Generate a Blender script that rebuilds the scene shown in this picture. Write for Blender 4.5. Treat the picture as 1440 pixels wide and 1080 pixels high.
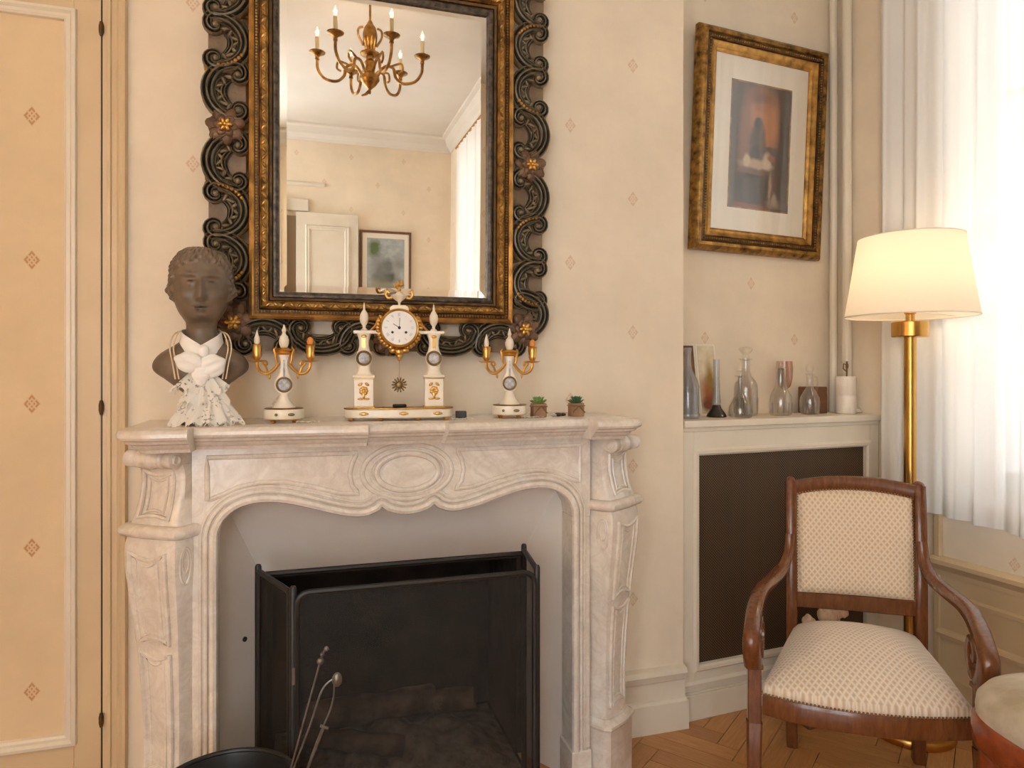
import bpy, math, random
import numpy as np
from math import sin, cos, pi, radians
from mathutils import Vector, Matrix

for o in list(bpy.data.objects): bpy.data.objects.remove(o, do_unlink=True)
scn = bpy.context.scene
COL = scn.collection
random.seed(7)

# ------------------------------------------------------------------ camera, world, exposure
YAW = radians(16.8)
CAM = Vector((0.0, -2.11, 1.24))
cam = bpy.data.cameras.new('camera'); cam.sensor_width = 36; cam.lens = 24; cam.shift_y = -20/1440
cam.clip_start = 0.02
camo = bpy.data.objects.new('camera', cam); COL.objects.link(camo)
camo.location = CAM; camo.rotation_euler = (pi/2, 0, -YAW); scn.camera = camo

w = bpy.data.worlds.new('sky'); scn.world = w; w.use_nodes = True
bg = w.node_tree.nodes['Background']
bg.inputs[0].default_value = (0.88, 0.94, 1.0, 1); bg.inputs[1].default_value = 3.3
scn.view_settings.view_transform = 'Standard'; scn.view_settings.look = 'None'
scn.view_settings.gamma = 1; scn.view_settings.use_curve_mapping = False
scn.view_settings.exposure = 1.48

def portal(name, loc, sx, sy, rot):
    l = bpy.data.lights.new(name, 'AREA'); l.shape = 'RECTANGLE'; l.size = sx; l.size_y = sy
    l.cycles.is_portal = True
    o = bpy.data.objects.new(name, l); COL.objects.link(o); o.location = loc; o.rotation_euler = rot
    return o

# ------------------------------------------------------------------ mesh helpers
class MB:
    def __init__(s): s.v = []; s.f = []
    def add(s, vs, fs):
        b = len(s.v); s.v += [tuple(map(float, q)) for q in vs]; s.f += [tuple(i+b for i in q) for q in fs]; return s
    def box(s, x0, x1, y0, y1, z0, z1, M=None):
        vs = [Vector((x, y, z)) for z in (z0, z1) for y in (y0, y1) for x in (x0, x1)]
        if M is not None: vs = [M @ q for q in vs]
        return s.add(vs, [(0,2,3,1),(4,5,7,6),(0,1,5,4),(2,6,7,3),(0,4,6,2),(1,3,7,5)])
    def grid(s, rows, cu=False, cv=False, capa=False, capb=False):
        n = len(rows); m = len(rows[0]); vs = [q for r in rows for q in r]; fs = []
        for i in range(n if cv else n-1):
            for j in range(m if cu else m-1):
                a = i*m+j; b = i*m+(j+1) % m; c = ((i+1) % n)*m+(j+1) % m; d = ((i+1) % n)*m+j
                fs.append((a, b, c, d))
        if capa: fs.append(tuple(range(m))[::-1])
        if capb: fs.append(tuple((n-1)*m+j for j in range(m)))
        return s.add(vs, fs)
    def lathe(s, prof, n=24, c=(0,0,0), M=None, cap=True):
        rows = []
        for r, z in prof:
            row = [Vector((c[0]+r*cos(2*pi*k/n), c[1]+r*sin(2*pi*k/n), c[2]+z)) for k in range(n)]
            if M is not None: row = [M @ q for q in row]
            rows.append(row)
        return s.grid(rows, cu=True, capa=cap, capb=cap)
    def sweep(s, pts, prof, closed=False, up=None, scale=None, caps=True):
        P = [Vector(p) for p in pts]; n = len(P); rows = []; N = None
        for i in range(n):
            if closed: t = P[(i+1) % n]-P[i-1]
            else: t = P[min(i+1, n-1)]-P[max(i-1, 0)]
            t = t.normalized() if t.length > 1e-9 else Vector((0,0,1))
            if up is not None:
                b = Vector(up); a = t.cross(b).normalized(); b = a.cross(t).normalized()
            else:
                if N is None:
                    ref = Vector((0,0,1)) if abs(t.z) < .9 else Vector((1,0,0))
                    N = (ref-t*ref.dot(t)).normalized()
                else: N = (N-t*N.dot(t)).normalized()
                b = N; a = t.cross(b).normalized()
            k = 1 if scale is None else scale[i]
            rows.append([P[i]+a*(u*k)+b*(v*k) for u, v in prof])
        return s.grid(rows, cu=True, cv=closed, capa=caps and not closed, capb=caps and not closed)
    def tube(s, pts, r, n=8, closed=False, up=None, el=1.0):
        rr = r if isinstance(r, (list, tuple)) else [r]*len(pts)
        return s.sweep(pts, [(cos(2*pi*k/n), sin(2*pi*k/n)*el) for k in range(n)], closed, up, rr)
    def ball(s, c, r, n=10, m=6, M=None):
        if not isinstance(r, (list, tuple)): r = (r, r, r)
        rows = []
        for i in range(m+1):
            p = pi*i/m; q = max(sin(p), 1e-3)
            row = [Vector((r[0]*q*cos(2*pi*k/n), r[1]*q*sin(2*pi*k/n), -r[2]*cos(p))) for k in range(n)]
            if M is not None: row = [M @ x for x in row]
            rows.append([Vector(c)+x for x in row])
        return s.grid(rows, cu=True)
    def prism(s, poly, y0, y1):           # polygon in (x,z), extruded along y
        n = len(poly)
        vs = [(x, y0, z) for x, z in poly]+[(x, y1, z) for x, z in poly]
        return s.add(vs, [tuple(range(n)), tuple(range(2*n-1, n-1, -1))]+[(i, i+n, (i+1) % n+n, (i+1) % n) for i in range(n)])
    def prismz(s, poly, z0, z1):
        n = len(poly)
        vs = [(x, y, z0) for x, y in poly]+[(x, y, z1) for x, y in poly]
        return s.add(vs, [tuple(range(n-1, -1, -1)), tuple(range(n, 2*n))]+[(i, (i+1) % n, (i+1) % n+n, i+n) for i in range(n)])
    def rect_frame(s, x0, x1, z0, z1, prof, M=None):   # prof: (outward offset, y) points swept round a rectangle
        rows = []
        for d, y in prof:
            row = [Vector((x0-d, y, z0-d)), Vector((x1+d, y, z0-d)), Vector((x1+d, y, z1+d)), Vector((x0-d, y, z1+d))]
            if M is not None: row = [M @ q for q in row]
            rows.append(row)
        return s.grid(rows, cu=True)
    def mesh(s, name, smooth=True, ang=38):
        import bmesh
        me = bpy.data.meshes.new(name); me.from_pydata(s.v, [], s.f)
        bm = bmesh.new(); bm.from_mesh(me); bmesh.ops.recalc_face_normals(bm, faces=bm.faces); bm.to_mesh(me); bm.free()
        if smooth:
            me.shade_smooth(); me.set_sharp_from_angle(angle=radians(ang))
        return me
    def build(s, name, mat, parent=None, smooth=True, ang=38, bevel=0, sub=0, kind=None, label=None, seg=2):
        me = s.mesh(name, smooth, ang); me.materials.append(mat)
        o = bpy.data.objects.new(name, me); COL.objects.link(o); o.parent = parent
        if bevel:
            b = o.modifiers.new('bevel', 'BEVEL'); b.width = bevel; b.segments = seg; b.limit_method = 'ANGLE'; b.angle_limit = radians(40)
        if sub:
            b = o.modifiers.new('sub', 'SUBSURF'); b.levels = sub; b.render_levels = sub
        if kind: o['kind'] = kind
        if label: o['label'] = label
        return o

def thing(name, label, cat, loc=(0,0,0), rotz=0, group=None, rot=None):
    o = bpy.data.objects.new(name, None); COL.objects.link(o); o.empty_display_size = .05
    o.location = loc; o.rotation_euler = rot if rot else (0, 0, rotz)
    o['label'] = label; o['category'] = cat
    if group: o['group'] = group
    return o
def tag(o, label, cat, group=None):
    o['label'] = label; o['category'] = cat
    if group: o['group'] = group
    return o
def struct(o, label=None, cat=None):
    o['kind'] = 'structure'
    if label: o['label'] = label
    o['category'] = cat or o.name.split('_')[0].split('.')[0]
    return o
def copy_tree(o, parent=None):
    c = o.copy(); COL.objects.link(c); c.parent = parent
    for ch in list(o.children): copy_tree(ch, c)
    return c
def bez(p, n=12):      # Catmull-Rom through points
    P = [Vector(q) for q in p]; out = []
    for i in range(len(P)-1):
        a = P[max(i-1, 0)]; b = P[i]; c = P[i+1]; d = P[min(i+2, len(P)-1)]
        for k in range(n):
            t = k/n
            out.append(.5*((2*b)+(c-a)*t+(2*a-5*b+4*c-d)*t*t+(3*b-a-3*c+d)*t**3))
    out.append(P[-1]); return out
def lerp(a, b, t): return a+(b-a)*t

# ------------------------------------------------------------------ material helpers
def srgb(r, g, b):
    def f(c):
        c /= 255.; return c/12.92 if c <= .04045 else ((c+.055)/1.055)**2.4
    return (f(r), f(g), f(b), 1)
class NT:
    def __init__(s, name):
        s.m = bpy.data.materials.new(name); s.m.use_nodes = True; s.t = s.m.node_tree
        s.out = s.t.nodes['Material Output']; s.b = s.t.nodes['Principled BSDF']
        s.co = s.t.nodes.new('ShaderNodeTexCoord').outputs['Object']
        s._sep = None
    def set(s, sock, v):
        if hasattr(v, 'is_output'): s.t.links.new(v, sock)
        elif v is not None: sock.default_value = v
    def n(s, typ, outi=0, props=None, **ins):
        nd = s.t.nodes.new('ShaderNode'+typ)
        for k, v in (props or {}).items(): setattr(nd, k, v)
        for k, v in ins.items():
            s.set(nd.inputs[int(k[1:])] if k[0] == 'i' and k[1:].isdigit() else nd.inputs[k.replace('_', ' ')], v)
        return nd.outputs[outi]
    def ma(s, op, a, b=None, c=None):
        return s.n('Math', 0, dict(operation=op), i0=a, **({} if b is None else {'i1': b}), **({} if c is None else {'i2': c}))
    def xyz(s):
        if s._sep is None:
            nd = s.t.nodes.new('ShaderNodeSeparateXYZ'); s.t.links.new(s.co, nd.inputs[0]); s._sep = nd.outputs
        return s._sep
    def noise(s, scale, detail=4, rough=.55, dist=0, vec=None, out=0):
        return s.n('TexNoise', out, Vector=vec or s.co, Scale=scale, Detail=detail, Roughness=rough, Distortion=dist)
    def ramp(s, fac, stops):
        nd = s.t.nodes.new('ShaderNodeValToRGB'); s.set(nd.inputs[0], fac); e = nd.color_ramp.elements
        while len(e) < len(stops): e.new(.5)
        for x, (p, c) in zip(e, stops): x.position = p; x.color = c
        return nd.outputs[0]
    def mix(s, fac, a, b, mode='MIX'):
        nd = s.t.nodes.new('ShaderNodeMix'); nd.data_type = 'RGBA'; nd.blend_type = mode
        s.set(nd.inputs[0], fac); s.set(nd.inputs[6], a); s.set(nd.inputs[7], b); return nd.outputs[2]
    def bump(s, h, st=.3, d=.01):
        s.set(s.b.inputs['Normal'], s.n('Bump', 0, Strength=st, Distance=d, Height=h)); return s
    def p(s, **k):
        for a, v in k.items(): s.set(s.b.inputs[a.replace('_', ' ')], v)
        return s
    def surf(s, sh): s.t.links.new(sh, s.out.inputs[0]); return s
def simple(name, c1, c2=None, scale=10, rough=.5, metal=0., bump=0., bscale=40, bd=.004, **k):
    t = NT(name)
    if c2 is not None:
        t.p(Base_Color=t.ramp(t.noise(scale), [(.32, c1), (.68, c2)]))
    else: t.p(Base_Color=c1)
    t.p(Roughness=rough, Metallic=metal, **k)
    if bump: t.bump(t.noise(bscale, 6), bump, bd)
    return t.m
def scl(c, k): return (c[0]*k, c[1]*k, c[2]*k, 1)

# ---- wallpaper with a half-drop grid of small printed diamonds
def wallpaper(name, base, x0, z0, cw, ph, motif, axis=0, mst=.62):
    t = NT(name); s = t.xyz(); X = s[axis]; Z = s[2]
    k = t.ma('ROUND', t.ma('DIVIDE', t.ma('SUBTRACT', X, x0), cw))
    u = t.ma('SUBTRACT', t.ma('SUBTRACT', X, x0), t.ma('MULTIPLY', k, cw))
    v = t.ma('SUBTRACT', t.ma('SUBTRACT', Z, z0), t.ma('MULTIPLY', t.ma('FLOORED_MODULO', k, 2.), ph/2))
    v = t.ma('SUBTRACT', v, t.ma('MULTIPLY', t.ma('ROUND', t.ma('DIVIDE', v, ph)), ph))
    au = t.ma('DIVIDE', t.ma('ABSOLUTE', u), .021); av = t.ma('DIVIDE', t.ma('ABSOLUTE', v), .028)
    d = t.ma('ADD', au, av)
    inside = t.ma('LESS_THAN', d, 1.)
    cell = t.ma('LESS_THAN', t.ma('ABSOLUTE', t.ma('SUBTRACT', t.ma('FRACT', t.ma('MULTIPLY', d, 2.1)), .55)), .3)
    cross = t.ma('GREATER_THAN', t.ma('ABSOLUTE', t.ma('SUBTRACT', au, av)), .12)
    m = t.ma('MULTIPLY', inside, t.ma('MULTIPLY', t.ma('ADD', .18, t.ma('MULTIPLY', t.ma('MULTIPLY', cell, cross), .62)), mst))
    n1 = t.noise(3.2, 5, .6); n2 = t.noise(26, 4, .6)
    c = t.ramp(n1, [(.3, scl(base, .90)), (.72, scl(base, 1.06))])
    c = t.mix(t.ma('MULTIPLY', n2, .22), c, scl(base, .80))
    c = t.mix(m, c, motif)
    t.p(Base_Color=c, Roughness=.62); t.b.inputs['Specular IOR Level'].default_value = .3
    t.bump(t.noise(220, 3), .12, .002)
    return t.m
WALLC = srgb(243, 227, 203)
M = {}
M['wall'] = wallpaper('wallpaper_print', WALLC, .839, 1.595, .229, .455, srgb(206, 158, 112))
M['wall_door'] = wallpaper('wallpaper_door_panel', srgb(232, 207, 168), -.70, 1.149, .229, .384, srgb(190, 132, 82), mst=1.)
M['wall_side'] = wallpaper('wallpaper_print_side', WALLC, .5, 1.5, .229, .455, srgb(206, 158, 112), axis=1)
M['paint'] = simple('cream_gloss_paint', srgb(233, 224, 206), srgb(227, 216, 196), 6, .38, bump=.05, bscale=60)
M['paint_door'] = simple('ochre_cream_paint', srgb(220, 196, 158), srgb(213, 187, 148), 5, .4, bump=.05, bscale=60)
M['ceil'] = simple('ceiling_plaster', srgb(232, 226, 215), srgb(225, 218, 206), 3, .8)
# marble
def marble():
    t = NT('veined_marble')
    n1 = t.noise(5.5, 8, .62, .9); n2 = t.noise(14, 8, .6, 1.6); n3 = t.noise(2.2, 4, .5, .4)
    v1 = t.ma('SUBTRACT', 1., t.ma('MULTIPLY', t.ma('ABSOLUTE', t.ma('SUBTRACT', n1, .5)), 9.)); v1 = t.ma('MAXIMUM', v1, 0.)
    v2 = t.ma('SUBTRACT', 1., t.ma('MULTIPLY', t.ma('ABSOLUTE', t.ma('SUBTRACT', n2, .5)), 11.)); v2 = t.ma('MAXIMUM', v2, 0.)
    c = t.ramp(n3, [(.3, srgb(242, 231, 215)), (.62, srgb(240, 233, 224)), (.8, srgb(236, 219, 197))])
    c = t.mix(t.ma('MULTIPLY', v1, .22), c, srgb(168, 148, 130))
    c = t.mix(t.ma('MULTIPLY', v2, .16), c, srgb(176, 146, 118))
    t.p(Base_Color=c, Roughness=.2); t.b.inputs['Specular IOR Level'].default_value = .55
    return t.m
M['marble'] = marble()
M['insert'] = simple('painted_hearth_panel', srgb(238, 230, 222), srgb(231, 221, 211), 4, .45)
M['black'] = simple('black_painted_metal', srgb(26, 25, 25), srgb(36, 34, 33), 20, .42)
M['soot'] = simple('sooty_brick', srgb(30, 24, 20), srgb(58, 46, 38), 9, .95, bump=.5, bscale=18, bd=.02)
M['ash'] = simple('grey_ash', srgb(96, 86, 76), srgb(160, 148, 134), 24, .95, bump=.8, bscale=60, bd=.01)
M['log'] = simple('charred_bark', srgb(44, 34, 28), srgb(120, 104, 90), 14, .95, bump=.8, bscale=40, bd=.01)
def mesh_mat(name, col, opac):
    t = NT(name); s = t.xyz()
    t.p(Base_Color=col, Roughness=.6)
    sh = t.n('MixShader', 0, i0=opac, i1=t.n('BsdfTransparent', 0), i2=t.b.outputs[0])
    return t.surf(sh).m
M['screen'] = mesh_mat('fine_black_wire_mesh', srgb(30, 29, 28), .62)
M['gold'] = simple('gilt_bronze', srgb(205, 156, 78), srgb(228, 186, 112), 40, .28, .95)
M['gold_old'] = simple('antique_gilding', srgb(78, 56, 28), srgb(190, 146, 78), 34, .36, .8, bump=.4, bscale=90, bd=.004)
M['gold_dark'] = simple('worn_gilding_brown', srgb(44, 32, 20), srgb(112, 80, 42), 26, .42, .55, bump=.3, bscale=80, bd=.004)
M['gold_rail'] = simple('gilded_rail', srgb(126, 88, 42), srgb(208, 160, 88), 22, .33, .85, bump=.3, bscale=90, bd=.003)
M['lip'] = simple('dark_grey_rebate', srgb(46, 42, 38), srgb(110, 98, 84), 60, .4, .4, bump=.4, bscale=120, bd=.002)
def carved(name, c1, c2, hi, rough, metal=.1):
    t = NT(name); c = t.ramp(t.noise(17, 5), [(.32, c1), (.68, c2)])
    pt = t.n('NewGeometry', 7)
    e = t.n('MapRange', 0, i0=pt, i1=.50, i2=.60, i3=0., i4=1.)
    c = t.mix(t.ma('MULTIPLY', e, t.ma('MULTIPLY', t.noise(30, 3), 1.3)), c, hi)  # edge highlight and wear mixed into the colour on convex edges
    t.p(Base_Color=c, Roughness=rough, Metallic=metal); t.bump(t.noise(60, 6), .35, .005)
    return t.m
M['scroll'] = carved('dark_green_carved_wood', srgb(30, 32, 28), srgb(74, 72, 62), srgb(156, 134, 100), .34)
M['scroll_in'] = simple('brown_carved_hollow', srgb(104, 86, 66), srgb(140, 116, 90), 16, .5, .05, bump=.3, bscale=50, bd=.006)
M['rosette'] = simple('russet_painted_petal', srgb(72, 50, 34), srgb(136, 102, 74), 22, .40, .15, bump=.4, bscale=60, bd=.006)
t = NT('mirror_glass'); t.p(Base_Color=(.93, .92, .89, 1), Metallic=1., Roughness=.012); M['mirror'] = t.m
M['bust'] = simple('dark_patinated_terracotta', srgb(98, 82, 66), srgb(126, 108, 90), 12, .36, .0, bump=.10, bscale=50)
def lace():
    t = NT('white_lace')
    vor = t.n('TexVoronoi', 0, Vector=t.co, Scale=120.)
    hole = t.ma('GREATER_THAN', vor, .62)
    big = t.ma('GREATER_THAN', t.noise(34, 3), .52)
    f = t.ma('MULTIPLY', t.ma('MULTIPLY', hole, big), .75)
    dif = t.n('BsdfDiffuse', 0, Color=srgb(250, 246, 238)); tr = t.n('BsdfTranslucent', 0, Color=srgb(250, 246, 238))
    a = t.n('MixShader', 0, i0=.3, i1=dif, i2=tr)
    return t.surf(t.n('MixShader', 0, i0=f, i1=a, i2=t.n('BsdfTransparent', 0))).m
M['lace'] = lace()
M['silk'] = simple('white_silk', srgb(250, 246, 240), None, rough=.55)
M['pearl'] = simple('pearl', srgb(226, 206, 174), None, rough=.2)
M['wmarble'] = simple('white_statuary_marble', srgb(246, 236, 218), srgb(238, 224, 200), 20, .28)
M['enamel'] = simple('white_enamel', srgb(244, 243, 240), None, rough=.12)
M['medal'] = simple('grey_jasper_medallion', srgb(150, 152, 156), srgb(210, 210, 212), 120, .4)
M['ring'] = simple('dull_bronze_ring', srgb(120, 100, 66), srgb(150, 126, 84), 30, .35, .8)
M['ink'] = simple('black_enamel', srgb(18, 17, 18), None, rough=.4)
M['amber'] = simple('amber_glass_flame', srgb(222, 142, 64), None, rough=.2)
M['pot'] = simple('brown_paper_pot', srgb(150, 112, 84), srgb(172, 132, 102), 30, .8, bump=.3, bscale=60)
M['leaf'] = simple('succulent_green', srgb(92, 128, 66), srgb(134, 164, 94), 40, .45)
M['leaf_d'] = simple('succulent_dark_green', srgb(44, 84, 54), srgb(70, 110, 74), 40, .45)
M['pebble'] = simple('dark_pebble', srgb(58, 42, 34), srgb(92, 72, 60), 40, .4)
M['pebble_w'] = simple('pale_pebble', srgb(206, 196, 182), srgb(182, 170, 156), 40, .5)
def glass(name, col, op=.12, rough=.03):
    t = NT(name)
    fr = t.n('LayerWeight', 1, Blend=.35)
    tra = t.n('BsdfTransparent', 0, Color=col); gl = t.n('BsdfGlossy', 0, Color=(1, 1, 1, 1), Roughness=rough)
    f = t.ma('ADD', t.ma('MULTIPLY', t.ma('POWER', fr, 2.0), .75), .05)
    sh = t.n('MixShader', 0, i0=f, i1=tra, i2=gl)
    return t.surf(t.n('MixShader', 0, i0=op, i1=sh, i2=t.n('BsdfDiffuse', 0, Color=(.8, .82, .84, 1)))).m
M['glass'] = glass('clear_cut_glass', (.98, .975, .965, 1), .02)
M['glass_b'] = glass('grey_blue_bottle_glass', (.87, .885, .89, 1), .10)
M['glass_p'] = glass('clear_pane', (.985, .985, .985, 1), .0)
M['glass_dark'] = simple('smoked_glass_foot', srgb(50, 44, 38), None, rough=.12)
M['glass_red'] = glass('dull_red_glass', (.93, .80, .74, 1), .05)
M['ceramic'] = simple('white_ceramic', srgb(238, 230, 218), srgb(226, 216, 202), 20, .4)
M['wood'] = None
def wood(name, c1, c2, rough=.26, sc=(3, 3, 26)):
    t = NT(name)
    mp = t.n('Mapping', 0, Vector=t.co, Scale=sc)
    n1 = t.noise(4, 6, .65, .6, vec=mp)
    t.p(Base_Color=t.ramp(n1, [(.3, c1), (.7, c2)]), Roughness=rough)
    t.b.inputs['Specular IOR Level'].default_value = .5; t.b.inputs['Coat Weight'].default_value = .25
    t.b.inputs['Coat Roughness'].default_value = .12
    return t.m
M['wood'] = wood('polished_walnut', srgb(92, 52, 28), srgb(128, 76, 42), .2, sc=(22, 22, 5))
M['wood2'] = wood('polished_cherry', srgb(124, 54, 24), srgb(158, 76, 36), sc=(5, 5, 5))
M['wood_b'] = wood('brown_box_wood', srgb(88, 54, 30), srgb(120, 78, 46), .5)
def parquet():
    t = NT('oak_parquet_block')
    rnd = t.n('ObjectInfo', 5)
    off = t.n('CombineXYZ', 0, i0=t.ma('MULTIPLY', rnd, 31.), i1=t.ma('MULTIPLY', rnd, 17.), i2=0.)
    vec = t.n('VectorMath', 0, dict(operation='ADD'), i0=t.co, i1=off)
    mp = t.n('Mapping', 0, Vector=vec, Scale=(4, 40, 10))
    n1 = t.noise(3, 6, .6, .5, vec=mp)
    c = t.ramp(n1, [(.25, srgb(176, 122, 70)), (.75, srgb(210, 156, 98))])
    c = t.mix(t.ma('MULTIPLY', rnd, .42), c, srgb(150, 98, 52))
    t.p(Base_Color=c, Roughness=.34); t.b.inputs['Specular IOR Level'].default_value = .45
    return t.m
M['parquet'] = parquet()
M['joint'] = simple('dark_floor_joint', srgb(84, 52, 28), srgb(110, 70, 40), 30, .6)
def fabric(name, c1, c2, p, ax=(0, 2)):
    t = NT(name); s = t.xyz(); X = s[ax[0]]; Z = s[ax[1]]
    a = t.ma('MULTIPLY', t.ma('ADD', X, t.ma('MULTIPLY', Z, .8)), pi/p); b = t.ma('MULTIPLY', t.ma('SUBTRACT', X, t.ma('MULTIPLY', Z, .8)), pi/p)
    la = t.ma('POWER', t.ma('ABSOLUTE', t.ma('SINE', a)), 3.); lb = t.ma('POWER', t.ma('ABSOLUTE', t.ma('SINE', b)), 3.)
    m = t.ma('MAXIMUM', la, lb)
    c = t.mix(m, c2, c1); c = t.mix(t.ma('MULTIPLY', t.noise(400, 2), .15), c, c2)
    t.p(Base_Color=c, Roughness=.55); t.b.inputs['Sheen Weight'].default_value = .4
    t.bump(t.ma('ADD', m, t.ma('MULTIPLY', t.noise(300, 2), .3)), .35, .004)
    return t.m
M['fab_back'] = fabric('cream_lattice_damask_back', srgb(240, 222, 194), srgb(212, 180, 146), .017, (0, 2))
M['fab_seat'] = fabric('cream_lattice_damask_seat', srgb(238, 224, 204), srgb(206, 180, 152), .017, (0, 1))
M['velvet'] = simple('beige_crushed_velvet', srgb(178, 162, 134), srgb(224, 214, 196), 9, .5, bump=.3, bscale=14, bd=.01)
M['nail'] = simple('brass_nail', srgb(150, 116, 74), None, rough=.35, metal=.8)
M['brass'] = simple('satin_brass', srgb(206, 160, 88), srgb(196, 148, 76), 12, .27, 1.)
def cloth(name, col, alpha, trans):
    t = NT(name)
    d = t.n('BsdfDiffuse', 0, Color=col); tr = t.n('BsdfTranslucent', 0, Color=col)
    a = t.n('MixShader', 0, i0=trans, i1=d, i2=tr)
    return t.surf(t.n('MixShader', 0, i0=alpha, i1=t.n('BsdfTransparent', 0), i2=a)).m
M['sheer'] = cloth('white_sheer_voile', srgb(246, 245, 242), .976, .084)
M['shade'] = cloth('ivory_lampshade_fabric', srgb(252, 244, 230), 1., .5)
def bulbm(name, col, st):
    t = NT(name); e = t.n('Emission', 0, Color=col, Strength=st)
    return t.surf(t.n('MixShader', 0, i0=.5, i1=t.n('BsdfTransparent', 0), i2=e)).m
M['bulb'] = bulbm('warm_candle_bulb', (1, .86, .66, 1), .55)
M['candle'] = simple('ivory_candle_sleeve', srgb(240, 226, 190), None, rough=.45)
M['white_paint'] = simple('white_window_paint', srgb(240, 236, 228), None, rough=.35)
M['iron'] = simple('steel_tool_shaft', srgb(128, 122, 116), srgb(98, 92, 86), 30, .35, .7)
M['petal'] = simple('cream_petal', srgb(244, 226, 196), srgb(226, 180, 150), 40, .6)
def grille():
    t = NT('brown_perforated_grille'); s = t.xyz()
    a = t.ma('SINE', t.ma('MULTIPLY', t.ma('ADD', s[0], s[2]), pi/.0105)); b = t.ma('SINE', t.ma('MULTIPLY', t.ma('SUBTRACT', s[0], s[2]), pi/.0105))
    m = t.ma('GREATER_THAN', t.ma('ABSOLUTE', t.ma('MULTIPLY', a, b)), .30)
    fold = t.noise(9, 3, .5, 0, vec=t.n('Mapping', 0, Vector=t.co, Scale=(3, 1, .15)))
    hole = t.ramp(fold, [(.35, srgb(26, 19, 14)), (.7, srgb(44, 34, 26))])
    c = t.mix(m, srgb(118, 94, 68), hole)
    t.p(Base_Color=c, Roughness=.5, Metallic=t.ma('MULTIPLY', t.ma('SUBTRACT', 1., m), .4)); t.bump(m, .5, .002)
    return t.m
M['grille'] = grille()
M['mat'] = simple('ivory_mount_board', srgb(240, 230, 212), None, rough=.8)
# flat painted pictures: soft ellipses on a ground, in the panel's own coordinates
def painting(name, ground, blobs, nscale=9, dist=.035):
    t = NT(name)
    nz = t.noise(nscale, 5, .6, 0, out=1)
    vec = t.n('VectorMath', 0, dict(operation='ADD'), i0=t.co, i1=t.n('VectorMath', 0, dict(operation='MULTIPLY'), i0=t.n('VectorMath', 0, dict(operation='SUBTRACT'), i0=nz, i1=(.5, .5, .5)), i1=(dist, dist, dist)))
    nd = t.t.nodes.new('ShaderNodeSeparateXYZ'); t.t.links.new(vec, nd.inputs[0]); X = nd.outputs[0]; Z = nd.outputs[2]
    c = t.ramp(t.noise(nscale*2, 5), [(.3, ground[0]), (.7, ground[1])])
    for (cx, cz, rx, rz, col, soft) in blobs:
        u = t.ma('DIVIDE', t.ma('SUBTRACT', X, cx), rx); v = t.ma('DIVIDE', t.ma('SUBTRACT', Z, cz), rz)
        d = t.ma('SQRT', t.ma('ADD', t.ma('MULTIPLY', u, u), t.ma('MULTIPLY', v, v)))
        f = t.n('MapRange', 0, i0=d, i1=1.-soft, i2=1.+soft, i3=1., i4=0.)
        c = t.mix(f, c, col)
    t.p(Base_Color=c, Roughness=.6)
    return t.m

# ================================================================== THE ROOM
H = 3.2; B = .084; BN = math.hypot(B, 1)
ALC0 = Vector((1.27, .02, 0)); AE = Vector((1, B, 0))/BN; AN = Vector((-B, 1, 0))/BN       # alcove: along the wall, into the wall
ALC_ROT = math.atan(B)
def alc(s, d, z=0): return ALC0+AE*s+AN*d+Vector((0, 0, z))
WIN0 = Vector((2.219, .09, 0)); WD = Vector((B, -1, 0))/BN; WI = Vector((-1, -B, 0))/BN       # window wall: towards the viewer, into the room
def win(t, off, z=0): return WIN0+WD*t+WI*off+Vector((0, 0, z))
MW = Matrix((( WD.x, WI.x, 0, WIN0.x), (WD.y, WI.y, 0, WIN0.y), (0, 0, 1, 0), (0, 0, 0, 1)))      # (t, off, z) -> world
MA = Matrix(((AE.x, AN.x, 0, ALC0.x), (AE.y, AN.y, 0, ALC0.y), (0, 0, 1, 0), (0, 0, 0, 1)))      # (s, d, z) -> world

# floor: a dark bed with herringbone blocks on it
fl = struct(MB().box(-1.7, 2.6, -4.45, .42, -.06, -.012).build('floor', M['joint'], smooth=False), 'oak herringbone parquet floor', 'floor')
PL, PW = .36, .072
pm = MB().box(-PL/2+.0012, PL/2-.0012, -PW/2+.0012, PW/2-.0012, -.012, 0).mesh('parquet_block', False); pm.materials.append(M['parquet'])
spots = []
u1 = Vector((1, 0, 0)); step = PL/PW
HR = radians(38)
for i in range(-34, 36):
    for j in range(-12, 13):
        # classic herringbone lattice: pairs of blocks at right angles
        ox = i*PW+j*PL; oy = i*PW-j*PL
        for k, (cx, cy, a) in enumerate((((ox+PL/2), (oy+PW/2), 0), ((ox+PL+PW/2-PW), (oy+PW+PL/2-0), pi/2))):
            if k == 1: cx = ox+PW/2-0; cy = oy+PW+PL/2
            x = cx*cos(HR)-cy*sin(HR)+1.3; y = cx*sin(HR)+cy*cos(HR)-.6
            if -1.45 < x < 2.42 and -4.2 < y < .38: spots.append((((x-1.6)**2+(y+.4)**2), x, y, a+HR))
spots.sort()
for d, x, y, a in spots[:296]:
    o = bpy.data.objects.new('plank', pm); COL.objects.link(o); o.parent = fl; o.location = (x, y, 0); o.rotation_euler = (0, 0, a)
rest = MB()
for d, x, y, a in spots[296:]:
    rest.box(-PL/2+.0012, PL/2-.0012, -PW/2+.0012, PW/2-.0012, -.012, 0, Matrix.Translation((x, y, 0)) @ Matrix.Rotation(a, 4, 'Z'))
rest.build('plank_field', M['parquet'], fl, smooth=False, kind='stuff')

struct(MB().box(-1.7, 2.6, -4.45, .42, H, H+.1).build('ceiling', M['ceil'], smooth=False), 'plain off-white plaster ceiling', 'ceiling')

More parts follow.
